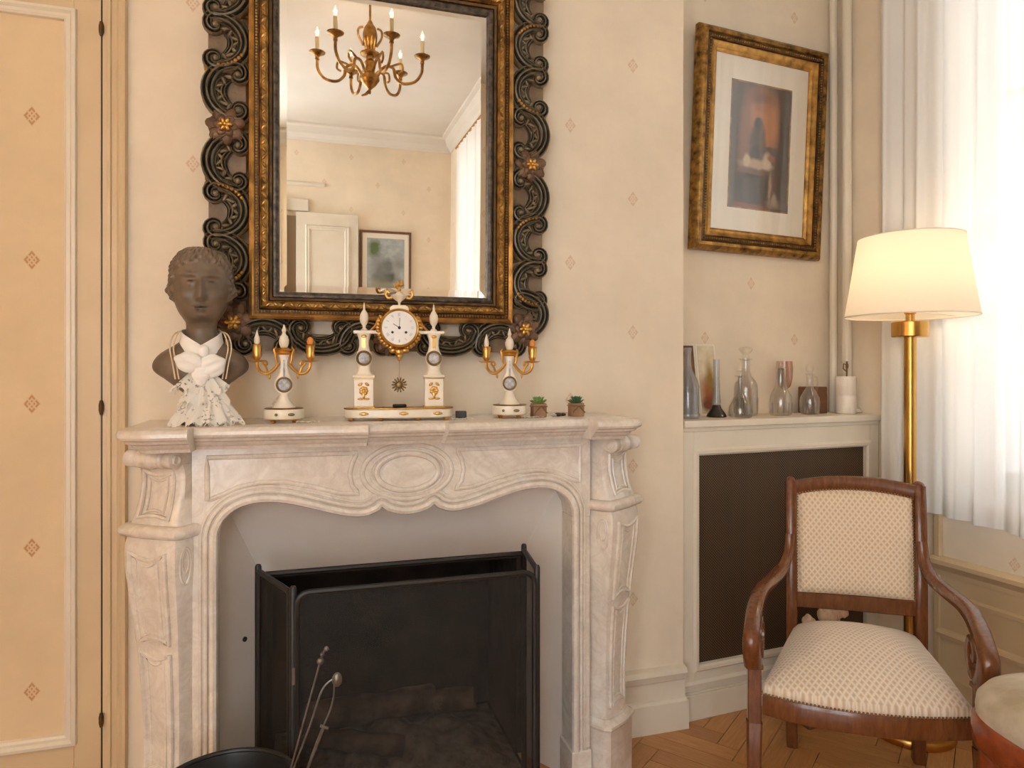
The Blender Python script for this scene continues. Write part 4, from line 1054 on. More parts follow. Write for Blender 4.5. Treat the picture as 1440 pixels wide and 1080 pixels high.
# ================================================================== RADIATOR CABINET
cbn = thing('radiator_cabinet', 'cream painted radiator cabinet with a dark brown perforated front in the alcove', 'cabinet', ALC0, ALC_ROT)
CL = .945
fm = MB()
for a, b, c, d in ((0, .05, 0, 1.02), (.897, CL, 0, 1.02), (.05, .897, 0, .168), (.05, .897, .955, 1.02)): fm.box(a, b, 0, .022, c, d)
fm.box(0, .02, .022, .225, 0, 1.02).box(CL-.02, CL, .022, .225, 0, 1.02)
fm.build('body', M['paint'], cbn, smooth=False, bevel=.0015)
MB().box(-.0, CL+.004, -.014, .228, 1.035, 1.06).box(.002, CL, -.004, .215, 1.02, 1.035).build('top_board', M['paint'], cbn, smooth=False, bevel=.003)
MB().rect_frame(.058, .889, .176, .947, [(-.014, .012), (-.013, -.002), (-.006, -.008), (.004, -.009), (.010, -.003), (.012, 0)]).build('front_moulding', M['paint'], cbn, ang=25)
MB().box(.045, .90, .012, .018, .165, .958).build('grille_panel', M['grille'], cbn, smooth=False)
MB().box(0, CL, -.014, 0, 0, .092).box(0, CL, -.010, 0, .092, .098).build('plinth', M['paint'], cbn, smooth=False, bevel=.003)
MB().sweep([(0, 0, .112), (CL, 0, .112)], [(0, 0), (.008, .004), (.010, .014), (.004, .022), (0, .024)], up=(0, 0, 1)).build('plinth_bead', M['paint'], cbn, ang=20)

# ================================================================== GLASSWARE ON THE CABINET
CT = 1.06
def gobj(name, label, cat, s, d, parts, rot=0):
    e = thing(name, label, cat, alc(s, d, CT), ALC_ROT+rot)
    for (nm_, prof, mat) in parts: MB().lathe(prof, 32, cap=True).build(nm_, M[mat], e, ang=50)
    return e
def shell(prof, th=.0022):     # a vessel profile (outer) with an inner wall
    inner = [(max(r-th, .001), z+(th if i == 0 else 0)) for i, (r, z) in enumerate(prof)]
    return [(.001, prof[0][1])]+prof+inner[::-1]+[(.001, inner[0][1]+.001)]
gobj('seltzer_bottle', 'tall grey-blue glass bottle with sloping shoulders standing by the chimney breast', 'bottle', .085, .085, [
    ('bottle_body', shell([(.040, 0), (.043, .006), (.0435, .018), (.041, .022), (.0415, .08), (.0415, .110), (.0425, .114), (.0415, .118), (.036, .142), (.024, .165), (.0165, .182), (.013, .20), (.012, .245), (.0145, .25), (.0145, .258), (.012, .262)]), 'glass_b')])
gobj('bud_vase', 'slim smoked glass vase with a dark spreading foot beside the grey-blue bottle', 'vase', .238, .115, [
    ('vase_tube', shell([(.014, .045), (.0155, .06), (.0125, .10), (.0115, .14), (.0125, .20), (.012, .22)]), 'glass_b'),
    ('vase_foot', [(.001, 0), (.036, 0), (.038, .004), (.032, .016), (.020, .032), (.014, .046), (.001, .048)], 'glass_dark')])
def decanter(label, s, d, k, body, neck, stop, handle=False):
    e = thing('decanter', label, 'decanter', alc(s, d, CT), ALC_ROT)
    MB().lathe(shell(body+neck), 32).build('decanter_body', M['glass'], e, ang=50)
    MB().lathe(stop, 24).build('stopper', M['glass'], e, ang=50)
    # cut flutes round the lower body
    fl_ = MB(); r0 = body[1][0]
    for q in range(12):
        a = 2*pi*q/12; fl_.tube([((r0+.001)*cos(a), (r0+.001)*sin(a), .006), ((body[2][0]+.001)*cos(a), (body[2][0]+.001)*sin(a), body[2][1])], .0022, 6)
    fl_.build('cut_flutes', M['glass'], e)
    if handle:
        zt = neck[-1][1]-.01; MB().tube(bez([(neck[-1][0], 0, zt), (.034, 0, zt-.004), (.040, 0, zt-.03), (.034, 0, zt-.06), (.026, 0, zt-.075)], 6), .0032, 8).build('handle', M['glass'], e)
    return e
decanter('small clear ship-shaped decanter with a flat disc stopper next to the dark-footed vase', .312, .070, 1, [(.040, 0), (.043, .005), (.044, .02), (.042, .04), (.030, .064), (.016, .085)], [(.010, .105), (.009, .150), (.020, .155), (.020, .158)], [(.001, .150), (.007, .152), (.008, .165), (.006, .170), (.022, .178), (.022, .184), (.003, .187), (.006, .195), (.001, .2)])
decanter('tallest clear cut-glass decanter with a wide round stopper', .394, .135, 1, [(.040, 0), (.044, .006), (.046, .07), (.046, .105), (.043, .125), (.032, .145)], [(.021, .158), (.0165, .175), (.0165, .215), (.027, .219), (.027, .224)], [(.001, .215), (.013, .218), (.014, .232), (.010, .240), (.022, .250), (.028, .260), (.022, .268), (.001, .270)])
decanter('clear globular decanter with a smoky knob stopper between the tallest decanter and the handled jug', .535, .10, 1, [(.037, 0), (.041, .006), (.043, .05), (.041, .075), (.032, .095)], [(.023, .112), (.0195, .13), (.0185, .18), (.0215, .186)], [(.001, .180), (.013, .183), (.014, .192), (.017, .200), (.014, .210), (.001, .214)])
decanter('small clear glass jug with a handle and pointed stopper beside the white ceramic pot', .680, .095, 1, [(.030, 0), (.034, .006), (.038, .05), (.036, .07), (.026, .09)], [(.015, .108), (.0125, .13), (.013, .158), (.019, .164)], [(.001, .156), (.010, .160), (.011, .170), (.016, .184), (.012, .2), (.001, .208)], True)
# stemmed glass with red base behind
wg = gobj('wine_glass', 'dull red tinted wine glass behind the clear jug', 'glass', .625, .175, [
    ('goblet', shell([(.005, .095), (.024, .112), (.032, .145), (.034, .185), (.031, .215)], .0015), 'glass_red'),
    ('stem', [(.001, 0), (.030, 0), (.030, .003), (.008, .010), (.0045, .02), (.0045, .085), (.006, .096), (.001, .097)], 'glass')])
def tilted_card(name, label, cat, s, d, wd, ht, mat, lean):
    e = thing(name, label, cat, alc(s, d, CT), rot=(-lean, 0, ALC_ROT))
    MB().box(-wd/2, wd/2, 0, .008, 0, ht).build('frame_board', M['mat'], e, smooth=False)
    MB().box(-wd/2+.008, wd/2-.008, -.0015, 0, .008, ht-.008).build('print', mat, e, smooth=False)
    return e
pm1 = painting('dark_brown_print', (srgb(92, 56, 30), srgb(126, 82, 46)), [(0, .12, .03, .10, srgb(62, 34, 18), .5), (0, .2, .03, .03, srgb(152, 104, 62), .6)])
pm2 = painting('pale_floral_print', (srgb(214, 196, 160), srgb(232, 218, 190)), [(0, .09, .04, .06, srgb(156, 88, 44), .5), (.01, .15, .018, .05, srgb(150, 116, 48), .6), (-.01, .04, .03, .03, srgb(120, 62, 34), .5)], 16, .05)
tilted_card('leaning_print', 'dark brown upright print leaning on the alcove wall behind the grey-blue bottle', 'picture', .158, .176, .105, .285, pm1, radians(8))
tilted_card('leaning_print', 'pale card with an orange flower leaning on the alcove wall behind the slim vase', 'picture', .263, .180, .095, .285, pm2, radians(8))
db = MB().box(-.04, .04, -.04, .04, 0, .11).build('small_dark_box', M['wood_b'], bevel=.004); db.location = alc(.765, .165, CT); db.rotation_euler = (0, 0, ALC_ROT); tag(db, 'small dark wooden box in shadow behind the white ceramic pot', 'box')
# ribbed white pot with metal top
cp = thing('ceramic_pot', 'ribbed white ceramic pot with a metal stirrer standing in the cabinet corner', 'pot', alc(.862, .085, CT), ALC_ROT)
rb_ = []
for r, z in ((.036, 0), (.0385, .004), (.0385, .072), (.0365, .076), (.0385, .080), (.0385, .148), (.036, .153), (.033, .153), (.033, .01)):
    rb_.append([Vector(((r+.0010*(k % 2))*cos(2*pi*k/44), (r+.0010*(k % 2))*sin(2*pi*k/44), z)) for k in range(44)])
MB().grid(rb_, cu=True, capa=True, capb=True).build('pot_body', M['ceramic'], cp, ang=60)
MB().tube([(.002, 0, .012), (.006, 0, .195), (.006, 0, .215)], .0035, 8).tube([(.006, .0, .2), (-.012, 0, .205), (-.014, 0, .185), (.0, 0, .175)], .0025, 6).ball((.007, 0, .195), (.006, .006, .014), 8, 6).build('stirrer', M['ring'], cp)
sl = MB()
for k in range(5): sl.ball((-.018+.009*k, .002*math.sin(k*2), .006+.004*math.sin(pi*k/4)), (.009, .010, .006+.003*math.sin(pi*k/4)), 10, 6)
o = sl.build('seashell', M['ceramic'], ang=60); o.location = alc(.922, .085, CT); tag(o, 'small cream seashell at the cabinet end beside the ribbed pot', 'shell')

# ================================================================== FRAMED PRINT IN THE ALCOVE
pf = thing('framed_print', 'dark framed interior scene with wide ivory mount hanging in the alcove', 'picture', alc(.515, .228, 1.71), rot=(radians(2.2), radians(.9), ALC_ROT))
PWd, PH = .655, .872
ih, iv = PWd/2-.088, .088
def pfr(name, prof, mat): return MB().rect_frame(-ih, ih, iv, PH-iv, prof).build(name, mat, pf, ang=30)
pfr('inner_gilt', [(-.002, -.012), (-.002, -.020), (.006, -.026), (.014, -.026), (.030, -.034), (.034, -.030)], M['gold_rail'])
pfr('beaded_band', [(.033, -.028), (.036, -.038), (.048, -.042), (.054, -.038)], M['gold_dark'])
pfr('outer_band', [(.053, -.034), (.058, -.044), (.070, -.044), (.082, -.034), (.088, -.022), (.088, 0)], M['gold_old'])
bds = MB()
for (p, q) in (((-ih-.043, iv-.043), (ih+.043, iv-.043)), ((ih+.043, iv-.043), (ih+.043, PH-iv+.043)), ((ih+.043, PH-iv+.043), (-ih-.043, PH-iv+.043)), ((-ih-.043, PH-iv+.043), (-ih-.043, iv-.043))):
    n = int(math.dist(p, q)/.011)
    for k in range(n): bds.ball((lerp(p[0], q[0], (k+.5)/n), -.0405, lerp(p[1], q[1], (k+.5)/n)), .004, 6, 4)
bds.build('bead_row', M['gold_old'], pf, kind='stuff')
MB().box(-ih-.08, ih+.08, -.008, -.001, iv-.08, PH-iv+.08).build('back_board', M['wood_b'], pf, smooth=False)
aw, az0, az1 = .152, .185, .688
mm = MB()
for a, b, c, d in ((-ih-.01, -aw, iv-.01, PH-iv+.01), (aw, ih+.01, iv-.01, PH-iv+.01), (-aw, aw, iv-.01, az0), (-aw, aw, az1, PH-iv+.01)): mm.box(a, b, -.0125, -.0085, c, d)
mm.build('mount', M['mat'], pf, smooth=False)
MB().rect_frame(-aw, aw, az0, az1, [(-.003, -.0115), (-.003, -.0128), (.003, -.0132), (.003, -.0125)]).build('mount_edge', M['gold_old'], pf, smooth=False)
paint = painting('interior_scene_print', (srgb(60, 42, 30), srgb(92, 64, 44)), [
    (.01, .54, .085, .135, srgb(186, 120, 70), .30), (-.075, .46, .030, .18, srgb(140, 96, 66), .4), (.0, .635, .060, .030, srgb(126, 76, 48), .4), (.01, .60, .035, .018, srgb(164, 104, 64), .5),
    (-.012, .450, .042, .085, srgb(84, 62, 46), .2), (-.012, .530, .022, .026, srgb(58, 46, 34), .2), (.050, .425, .044, .022, srgb(54, 46, 36), .25), (-.022, .40, .030, .040, srgb(44, 32, 26), .25),
    (-.015, .365, .078, .022, srgb(186, 158, 124), .3), (.040, .385, .022, .034, srgb(208, 190, 164), .3), (-.064, .378, .016, .026, srgb(204, 186, 158), .3), (.06, .40, .02, .014, srgb(150, 92, 60), .4),
    (-.035, .27, .085, .075, srgb(50, 42, 36), .2), (-.03, .338, .082, .012, srgb(120, 90, 66), .3), (.058, .28, .008, .055, srgb(160, 128, 98), .4), (.095, .215, .040, .016, srgb(152, 132, 110), .6), (.085, .235, .012, .020, srgb(170, 150, 126), .5), (-.05, .195, .09, .010, srgb(132, 78, 50), .5), (-.135, .42, .018, .28, srgb(74, 62, 56), .4), (.125, .44, .028, .28, srgb(54, 40, 32), .3)], 26, .022)
MB().box(-aw, aw, -.0100, -.0086, az0, az1).build('print', paint, pf, smooth=False)
MB().box(-ih, ih, -.0165, -.0150, iv, PH-iv).build('glazing', M['glass_p'], pf, smooth=False)

# ================================================================== FLOOR LAMP
lp = thing('floor_lamp', 'brass floor lamp with a lit ivory shade behind the armchair', 'floor lamp', (1.985, -.262, 0))
MB().lathe([(.001, 0), (.134, 0), (.137, .004), (.137, .022), (.133, .028), (.05, .034), (.026, .04), (.021, .05), (.001, .052)], 48).build('base', M['brass'], lp)
MB().lathe([(.0195, .04), (.0195, 1.352)], 24).build('pole', M['brass'], lp)
MB().lathe([(.001, 1.352), (.055, 1.352), (.0575, 1.355), (.0575, 1.402), (.055, 1.405), (.001, 1.405)], 36).build('collar', M['brass'], lp)
MB().lathe([(.014, 1.405), (.014, 1.43), (.018, 1.432), (.018, 1.465), (.001, 1.466)], 20).build('socket', M['brass'], lp)
MB().lathe([(.001, 1.466), (.015, 1.468), (.030, 1.50), (.031, 1.52), (.022, 1.545), (.001, 1.555)], 20).build('bulb', bulbm('warm_lamp_bulb', (1, .76, .46, 1), 1.5), lp)
sd = [(.2035, 1.424), (.1935, 1.487), (.1775, 1.59), (.1615, 1.693)]
rows = [[(r*cos(2*pi*k/64), r*sin(2*pi*k/64), z) for k in range(64)] for r, z in sd]
MB().grid(rows, cu=True).build('lamp_shade', M['shade'], lp, ang=60)
for r, z in ((.2035, 1.424), (.1615, 1.693)): MB().tube([(r*cos(2*pi*k/64), r*sin(2*pi*k/64), z) for k in range(64)], .0022, 6, closed=True).build('shade_ring', M['mat'], lp)
rg = MB()
for k in range(3): a = k*2*pi/3; rg.tube([(.018*cos(a), .018*sin(a), 1.44), (.2*cos(a), .2*sin(a), 1.43)], .0016, 6)
rg.build('shade_carrier', M['mat'], lp)
l = bpy.data.lights.new('lamp_light', 'POINT'); l.energy = .55; l.color = (1, .72, .42); l.shadow_soft_size = .03
o = bpy.data.objects.new('lamp_light', l); COL.objects.link(o); o.parent = lp; o.location = (0, 0, 1.57)

lp2 = copy_tree(lp); lp2.location = (-1.12, -1.35, 0); lp2['label'] = 'second brass floor lamp with ivory shade standing beside the built-in cupboard'
for o in lp2.children:
    if o.type == 'LIGHT': o.data = o.data.copy(); o.data.energy = 5.5; o.data.color = (1, .68, .38)
# ================================================================== CURTAINS
def curtain(name, label, mapm, t0, t1, off, z0, z1, seed, amp, folds, gather=None):
    r = random.Random(seed); ph = [r.uniform(0, 6.28) for _ in range(4)]
    NT_, NZ = 320, 14; rows = []
    for i in range(NZ+1):
        z = lerp(z1, z0, i/NZ); k = i/NZ; row = []
        for j in range(NT_+1):
            u = j/NT_; t_ = lerp(t0, t1, u)
            w_ = folds*u*2*pi
            y = amp*(.6+.4*k)*(math.sin(w_+.9*math.sin(w_*.37+ph[0])+ph[1])+.45*math.sin(w_*2.3+ph[2]+k*.5))
            row.append(mapm @ Vector((t_+.006*math.sin(w_*1.7+k*2), off+y, z+(.012*math.sin(u*9+ph[3]) if i == NZ else 0))))
        rows.append(row)
    e = thing(name, label, 'curtain', (0, 0, 0))
    MB().grid(rows).build('voile', M['sheer'], e, ang=180)
    hm = [[p+Vector((0, 0, dz)) for p in rows[-1]] for dz in (.03, .0)]
    MB().grid([[p+(mapm.to_3x3() @ Vector((0, .0016, 0))) for p in r_] for r_ in hm]).build('hem', M['sheer'], e, ang=180)
    MB().tube([mapm @ Vector((t0-.04, off, z1+.01)), mapm @ Vector((t1+.04, off, z1+.01))], .010, 10).build('curtain_rod', M['brass'], e)
    return e
curtain('sheer_curtain', 'long white sheer curtain hanging over the window behind the lamp', MW, .022, 1.78, .038, .70, 2.95, 2, .016, 14)
curtain('sheer_curtain', 'white sheer curtain at the far window seen in the mirror', MS, .34, 1.20, .05, .35, 2.98, 4, .012, 9)

# ================================================================== ARMCHAIR
BK = Vector((1.663, -.354, 0)); FT = Vector((1.369, -.696, 0))
U = Vector((.850, -.527, 0)).normalized(); FW = Vector((-.527, -.85, 0)).normalized()
rz = math.atan2(U.y, U.x)
ac = thing('armchair', 'walnut armchair with scrolled arms and cream lattice upholstery beside the radiator cabinet', 'armchair', BK, rz)
# local: x across (viewer's right), y back(+)/front(-), z up; front edge shifted sideways by SHX
dvec = FT-BK; DEP = dvec.dot(FW); SHX = dvec.dot(U)
def ch(x, y, z=0): return Vector((x+SHX*(-y/DEP), y, z))
bwid, fwid = .187, .254
TOPZ = .878
def rail(p, wd, dp, mat='wood', n=12): return None
# back posts, continuing as rear legs
for s in (-1, 1):
    x = s*bwid
    path = bez([ch(x, .050, 0), ch(x, .020, .18), ch(x, 0, .38), ch(x, .005, .55), ch(x*1.01, .03, .72), ch(x*1.02, .075, TOPZ-.012)], 8)
    n = len(path)
    MB().sweep(path, [(-.016, -.017), (-.012, -.021), (.012, -.021), (.016, -.017), (.016, .017), (.012, .021), (-.012, .021), (-.016, .017)], up=(0, -1, 0)).build('rear_leg_post', M['wood'], ac, ang=50)
    hd_ = MB().ball(ch(x*1.02, .077, TOPZ-.008), (.0165, .022, .014), 14, 8); hd_.build('post_finial', M['wood'], ac)
def back_y(z): return float(np.interp(z, [.38, .55, .72, .866], [0, .005, .03, .075]))
# crest and lower back rails
cres = []
for k in range(17):
    u = lerp(-1, 1, k/16); z = .848+.020*(1-u*u); cres.append(ch(u*(bwid*1.02-.012), back_y(.84)+.012*(1-u*u), z))
MB().sweep(cres, [(-.013, -.021), (-.009, -.024), (.009, -.024), (.013, -.020), (.013, .020), (.009, .024), (-.009, .024), (-.013, .021)], up=(0, 0, 1)).build('crest_rail', M['wood'], ac, ang=50)
low = [ch(lerp(-1, 1, k/8)*(bwid-.012), back_y(.505)+.006*(1-lerp(-1, 1, k/8)**2), .500) for k in range(9)]
MB().sweep(low, [(-.013, -.022), (-.009, -.025), (.009, -.025), (.013, -.022), (.013, .022), (.009, .025), (-.009, .025), (-.013, .022)], up=(0, 0, 1)).build('lower_back_rail', M['wood'], ac, ang=50)
# padded back
rows = []; rowsb = []
NXP, NZP = 24, 24
for i in range(NZP+1):
    v = i/NZP; z = lerp(.522, .832, v); rowa = []; rowb = []
    for j in range(NXP+1):
        u = lerp(-1, 1, j/NXP); pad = .030*(max(0, 1-u**8)*max(0, 1-(2*v-1)**8))**.5
        zz_ = z+(.018*(1-u*u))*v
        rowa.append(ch(u*(bwid-.017), back_y(z)-.006-pad*.85+.010*(1-u*u), zz_)); rowb.append(ch(u*(bwid-.017), back_y(z)+.022+.010*(1-u*u), zz_))
    rows.append(rowa); rowsb.append(rowb)
bp_ = MB().grid(rows); bp_.grid(rowsb)
edge = lambda R_: R_[0]+[r_[-1] for r_ in R_[1:]]+R_[-1][::-1][1:]+[r_[0] for r_ in R_[::-1][1:-1]]
bp_.grid([edge(rows), edge(rowsb)], cu=True)
bp_.build('back_cushion', M['fab_back'], ac, ang=60)
nl = MB()
E_ = edge(rows); 
def nails(mb, path, sp, out, r=.0036):
    acc = 0; P = path+[path[0]]
    for a, b in zip(P[:-1], P[1:]):
        L = (b-a).length
        while acc < L:
            mb.ball(a.lerp(b, acc/L)+out, (r, r*.8, r), 6, 4); acc += sp
        acc -= L
nails(nl, E_, .0092, Vector((0, -.003, 0))); nl.build('back_nail_trim', M['nail'], ac, kind='stuff')
# seat
SZ = .385
def seat_outline(off=0, n=14):
    L = []
    for k in range(n+1):                     # front bow, left to right
        u = lerp(-1, 1, k/n); L.append(ch(u*(fwid-.012+off), -DEP-.012-off-.045*(1-u*u), 0))
    for k in range(1, 6): t_ = k/6; L.append(ch(lerp(fwid-.012, bwid-.01, t_)+off, lerp(-DEP-.012, .0, t_), 0))
    for k in range(n+1):
        u = lerp(1, -1, k/n); L.append(ch(u*(bwid-.01+off), .0+off, 0))
    for k in range(1, 6): t_ = k/6; L.append(ch(-lerp(bwid-.01, fwid-.012, t_)-off, lerp(.0, -DEP-.012, t_), 0))
    return L
so = seat_outline(); cen = ch(0, -DEP*.55, 0)
def ring(k, z):
    out = []; m_ = max(0., 1-k)**.6 if k < .99 else 0.
    for p in so:
        d_ = p-cen; a_ = math.atan2(d_.y/.225, d_.x/.215); e_ = Vector((.215*cos(a_), .225*sin(a_), 0))
        out.append(cen+(d_*(1-m_)+e_*m_)*k+Vector((0, 0, z)))
    return out
rk = lambda k, z: [cen+(p-cen)*k+Vector((0, 0, z)) for p in so]
rl = MB().grid([rk(.90, SZ-.055), rk(1.0, SZ-.055), rk(1.012, SZ-.045), rk(1.012, SZ-.006), rk(1.0, SZ), rk(.90, SZ)], cu=True, cv=True); rl.build('seat_rail', M['wood'], ac, ang=40)
cu_ = MB(); prs = [(1.0, SZ-.002), (1.008, SZ+.012), (1.002, SZ+.025), (.975, SZ+.036), (.92, SZ+.048), (.84, SZ+.062), (.72, SZ+.078), (.58, SZ+.093), (.42, SZ+.105), (.24, SZ+.113), (.03, SZ+.116)]
cu_.grid([ring(k, z) for k, z in prs], cu=True, capa=True, capb=True); cu_.build('seat_cushion', M['fab_seat'], ac, ang=60)
nl2 = MB(); nails(nl2, ring(1.014, SZ+.003), .0092, Vector((0, -.001, 0))); nl2.build('seat_nail_trim', M['nail'], ac, kind='stuff')
# front legs: square block then sabre leg with reeding, and arm scrolls
for s in (-1, 1):
    bx = lambda y, z, dx=0: ch(s*(fwid+.012)+s*dx, -DEP+y, z)
    MB().sweep([bx(0, SZ-.085), bx(0, SZ+.068)], [(-.017, -.019), (.017, -.019), (.017, .019), (-.017, .019)], up=(0, -1, 0)).build('arm_block', M['wood'], ac, bevel=.003)
    lg = MB(); lp_ = bez([bx(0, SZ-.080), bx(-.010, .24), bx(-.008, .15), bx(.0, .07), bx(-.012, .0)], 6)
    scs = [1.05-.38*k/(len(lp_)-1) for k in range(len(lp_))]
    lg.sweep(lp_, [(-.019, -.012), (-.016, -.020), (-.010, -.017), (-.006, -.022), (-.001, -.018), (.001, -.018), (.006, -.022), (.010, -.017), (.016, -.020), (.019, -.012), (.019, .016), (.014, .02), (-.014, .02), (-.019, .016)], up=(0, -1, 0), scale=scs)
    lg.build('front_leg', M['wood'], ac, ang=30)
    cl = MB().sweep([bx(0, SZ+.066), bx(0, SZ+.078)], [(-.022, -.024), (.022, -.024), (.022, .024), (-.022, .024)], up=(0, -1, 0)); cl.build('arm_collar', M['wood'], ac, bevel=.003)
    # arm: from the post forward and outward, dropping to a scroll on the block
    def av(x, y, z): return ch(s*x, y, z)
    ap = [av(bwid+.004, .010, .705), av(bwid+.008, -.010, .650), av(bwid+.024, -.060, .612), av(bwid+.050, -.150, .600), av(fwid+.006, -DEP*.62, .600), av(fwid+.014, -DEP*.86, .585), av(fwid+.016, -DEP-.030, .545), av(fwid+.016, -DEP-.035, .505), av(fwid+.014, -DEP-.010, .466)]
    P = bez(ap, 8); n = len(P)
    MB().sweep(P, [(-.0165, -.010), (-.010, -.0165), (.010, -.0165), (.0165, -.010), (.0165, .010), (.010, .0165), (-.010, .0165), (-.0165, .010)], up=(s*1., 0, 0), scale=[lerp(.85, 1.42, k/(n-1)) for k in range(n)]).build('arm', M['wood'], ac, ang=50)
    sp = []; 
    for k in range(26):
        t_ = k/25; a = lerp(-2.2, -2.2+2*pi*1.25, t_); r = lerp(.054, .010, t_)
        sp.append(av(fwid+.004, -DEP+.048+r*cos(a), .524+r*sin(a)))
    MB().sweep(sp, [(-.011, -.013), (.011, -.013), (.011, .013), (-.011, .013)], up=(s*1., 0, 0), scale=[lerp(1.05, .6, k/25) for k in range(26)]).build('arm_scroll', M['wood'], ac, ang=50, bevel=.002)

# ----- second chair (only its seat corner shows)
sc2 = thing('dining_chair', 'cherry wood chair with a rounded beige velvet seat in front of the armchair', 'chair', (1.622, -1.130, 0), radians(-8))
def rr_ring(k, z, hx=.235, hy=.225, e=3.2):
    L = []
    for i in range(56):
        a = 2*pi*i/56; L.append(Vector((k*hx*math.copysign(abs(cos(a))**(2/e), cos(a)), k*hy*math.copysign(abs(sin(a))**(2/e), sin(a)), z)))
    return L
MB().grid([rr_ring(.86, .385), rr_ring(1.0, .385), rr_ring(1.025, .395), rr_ring(1.03, .42), rr_ring(1.02, .444), rr_ring(.99, .452), rr_ring(.86, .452)], cu=True, cv=True).build('seat_rail', M['wood2'], sc2, ang=45)
MB().grid([rr_ring(k, z) for k, z in ((.985, .440), (.998, .465), (.985, .488), (.92, .508), (.76, .524), (.5, .536), (.25, .542), (.02, .544))], cu=True, capa=True, capb=True).build('seat_cushion', M['velvet'], sc2, ang=70)
for sx in (-1, 1):
    for sy in (-1, 1):
        x, y = sx*.165, sy*.16
        MB().tube(bez([(x, y, .40), (x*1.02, y*1.02, .28), (x*1.0, y*1.0, .14), (x*1.06, y*1.06, 0)], 5), [lerp(.023, .014, k/15) for k in range(16)], 10).build('leg', M['wood2'], sc2)
sc2.scale = (1, 1, 1.04)
for sy in (-1, 1):
    MB().tube(bez([(.215, sy*.18, .44), (.235, sy*.185, .62), (.27, sy*.18, .80), (.30, sy*.165, .90)], 5), .017, 10).build('back_post', M['wood2'], sc2)
for z, x in ((.88, .292), (.66, .243)): MB().tube([(x, -.175, z), (x+.02, 0, z+.012), (x, .175, z)], .018, 10, el=.6).build('back_rail', M['wood2'], sc2)

# box with a flower behind the armchair
fb_ = thing('flower_box', 'brown wooden box holding cream silk roses on the floor behind the armchair', 'flower box', (1.79, -.10, 0), ALC_ROT)
MB().box(-.14, .14, -.05, .05, 0, .30).build('box_body', M['wood_b'], fb_, smooth=False, bevel=.006)
for x, y, z, r in ((-.02, -.01, .365, .055), (.06, .01, .36, .045), (-.085, .01, .345, .038)):
    q = MB(); rr = random.Random(int(x*100))
    for k in range(14):
        a = k*2.4; t_ = k/13; q.ball((r*.55*t_*cos(a), r*.55*t_*sin(a), .01*(1-t_)), (r*.42, r*.16, r*.5*(1.1-t_*.4)), 8, 5, Matrix.Rotation(a, 4, 'Z') @ Matrix.Rotation(0, 4, 'X') @ Matrix.Rotation(pi/2, 4, 'Z'))
    q.tube([(0, 0, 0), (0, 0, -.10)], .004, 6)
    o = q.build('rose', M['petal'], fb_, ang=70); o.location = (x, y, z)

# ================================================================== REFLECTED SIDE OF THE ROOM
chd = thing('chandelier', 'gilt bronze candle chandelier reflected in the mirror', 'chandelier', (.322, -1.70, 2.63))
MB().lathe([(.006, .38), (.006, .56)], 10).build('rod', M['gold_rail'], chd)
MB().lathe([(.001, .50), (.03, .502), (.055, .535), (.06, .566), (.001, .568)], 24).build('ceiling_rose', M['gold_rail'], chd)
MB().lathe([(.001, .0), (.006, .006), (.004, .02), (.012, .03), (.034, .05), (.05, .075), (.048, .095), (.026, .115), (.022, .15), (.030, .165), (.020, .18), (.022, .195), (.050, .205), (.052, .212), (.03, .218), (.026, .235), (.036, .27), (.038, .31), (.030, .345), (.018, .36), (.012, .375), (.006, .385)], 28).build('body', M['gold_rail'], chd)
vh = MB()
for s in (-1, 1): vh.tube(bez([(s*.034, 0, .25), (s*.06, 0, .30), (s*.058, 0, .335), (s*.036, 0, .345)], 5), .006, 8)
vh.build('vase_handle', M['gold_rail'], chd)
for k in range(6):
    a = k*pi/3+.22; R3 = Matrix.Rotation(a, 4, 'Z')
    p = bez([(.035, 0, .09), (.075, 0, .145), (.12, 0, .14), (.135, 0, .09), (.175, 0, .062), (.235, 0, .075), (.268, 0, .12), (.272, 0, .17)], 6)
    am = MB().tube([R3 @ q for q in p], [.008]*len(p), 8)
    am.tube([R3 @ q for q in bez([(.10, 0, .145), (.16, 0, .165), (.17, 0, .13), (.15, 0, .115)], 5)], .006, 8)
    a_ = am.build('arm', M['gold_rail'], chd)
    c = R3 @ Vector((.272, 0, 0))
    MB().lathe([(.002, .165), (.012, .170), (.010, .182), (.016, .192), (.040, .204), (.042, .209), (.012, .208), (.002, .212)], 20, c).build('drip_pan', M['gold_old'], a_)
    MB().lathe([(.011, .208), (.011, .285), (.001, .286)], 14, c).build('candle_sleeve', M['candle'], a_)
    MB().lathe([(.005, .286), (.0105, .300), (.0085, .318), (.003, .336), (.0008, .342)], 12, c).build('bulb', M['bulb'], a_)
    l = bpy.data.lights.new('candle_light', 'POINT'); l.energy = .3; l.color = (1, .76, .50); l.shadow_soft_size = .006
    o = bpy.data.objects.new('candle_light', l); COL.objects.link(o); o.parent = chd; o.location = c+Vector((0, 0, .312))
MB().tube([(0, 0, .02), (-.02, 0, -.0), (-.045, .01, -.015)], [.010, .008, .004], 8).build('pendant_leaf', M['gold_rail'], chd)
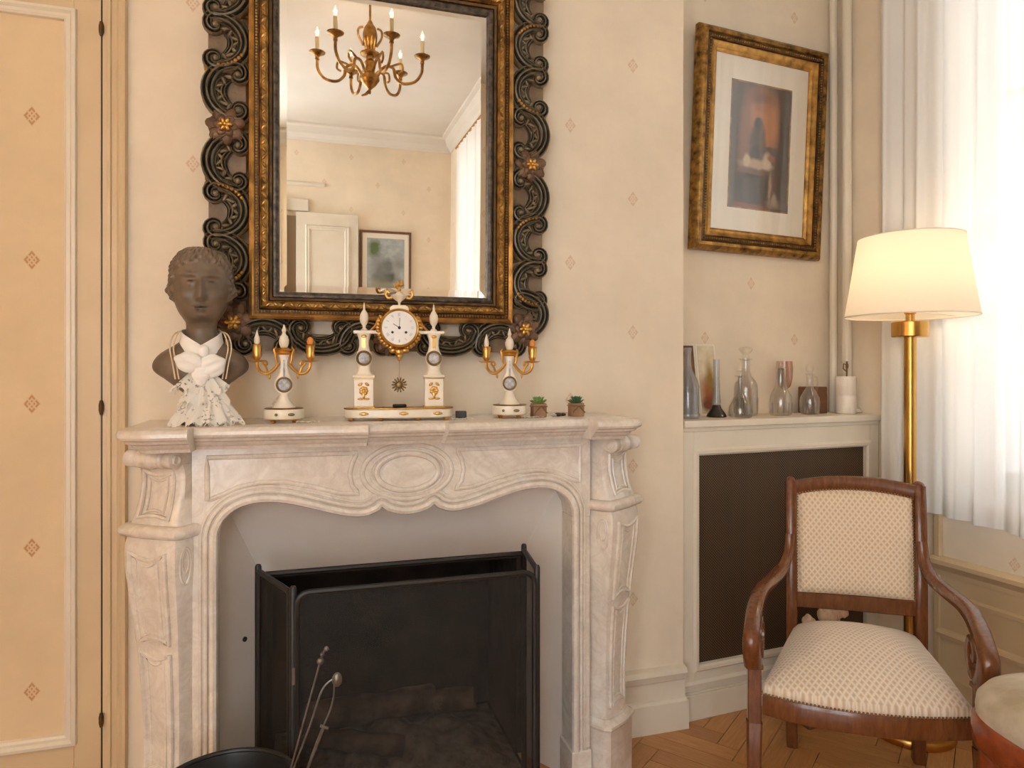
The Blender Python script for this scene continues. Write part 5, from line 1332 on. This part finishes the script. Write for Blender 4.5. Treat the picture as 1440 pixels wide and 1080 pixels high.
# door in the facing wall
d2 = bpy.data.objects.new('door_2', None); COL.objects.link(d2); struct(d2, 'cream panelled door reflected in the mirror', 'door')
MB().box(-.08, .44, -4.20, -4.155, .01, 2.45).build('door_leaf', M['paint'], d2, smooth=False, bevel=.003)
MB().rect_frame(.02, .34, 1.25, 2.32, [(-.02, -4.157), (-.016, -4.148), (-.004, -4.143), (.004, -4.146), (.016, -4.140), (.024, -4.155)]).build('panel_moulding', M['paint'], d2, ang=20)
MB().rect_frame(.02, .34, .2, 1.1, [(-.02, -4.157), (-.016, -4.148), (-.004, -4.143), (.004, -4.146), (.016, -4.140), (.024, -4.155)]).build('panel_moulding', M['paint'], d2, ang=20)
MB().box(-.18, -.08, -4.2, -4.19, .01, 2.42).build('door_gap', simple('dim_passage_paint', srgb(150, 128, 100)), d2, smooth=False)  # shade of the passage beyond, put into the colour of a flat strip
jm = MB().box(-.28, -.18, -4.2, -4.13, 0, 2.56).box(-.28, .02, -4.2, -4.17, 2.46, 2.56).box(-.40, .16, -4.2, -4.185, 2.68, 2.71); jm.build('door_frame', M['paint'], d2, smooth=False, bevel=.004)
MB().tube([(-.045, -4.155, 1.02), (-.045, -4.11, 1.02), (.03, -4.105, 1.02)], .009, 8).build('door_handle', M['brass'], d2)
# picture on the facing wall
p2 = thing('framed_landscape', 'brown framed pale blue-grey landscape print reflected in the mirror', 'picture', (.682, -4.2, 1.62))
MB().rect_frame(-.205, .205, .03, .69, [(0, .012), (0, .022), (.008, .026), (.020, .024), (.024, .0)]).build('frame', M['wood_b'], p2, ang=20)
MB().box(-.205, .205, .002, .012, .03, .69).build('mount', M['mat'], p2, smooth=False)
land = painting('pale_landscape_print', (srgb(156, 164, 166), srgb(186, 190, 186)), [(0, .30, .1, .05, srgb(70, 78, 74), .4), (.02, .40, .05, .06, srgb(110, 112, 108), .4), (-.10, .55, .05, .07, srgb(92, 108, 62), .4), (.12, .42, .06, .06, srgb(136, 140, 134), .7), (-.05, .36, .06, .12, srgb(120, 122, 118), .8), (0, .18, .16, .08, srgb(140, 134, 104), .8)], 14, .06)
MB().box(-.165, .165, .012, .0135, .075, .645).build('print', land, p2, smooth=False)
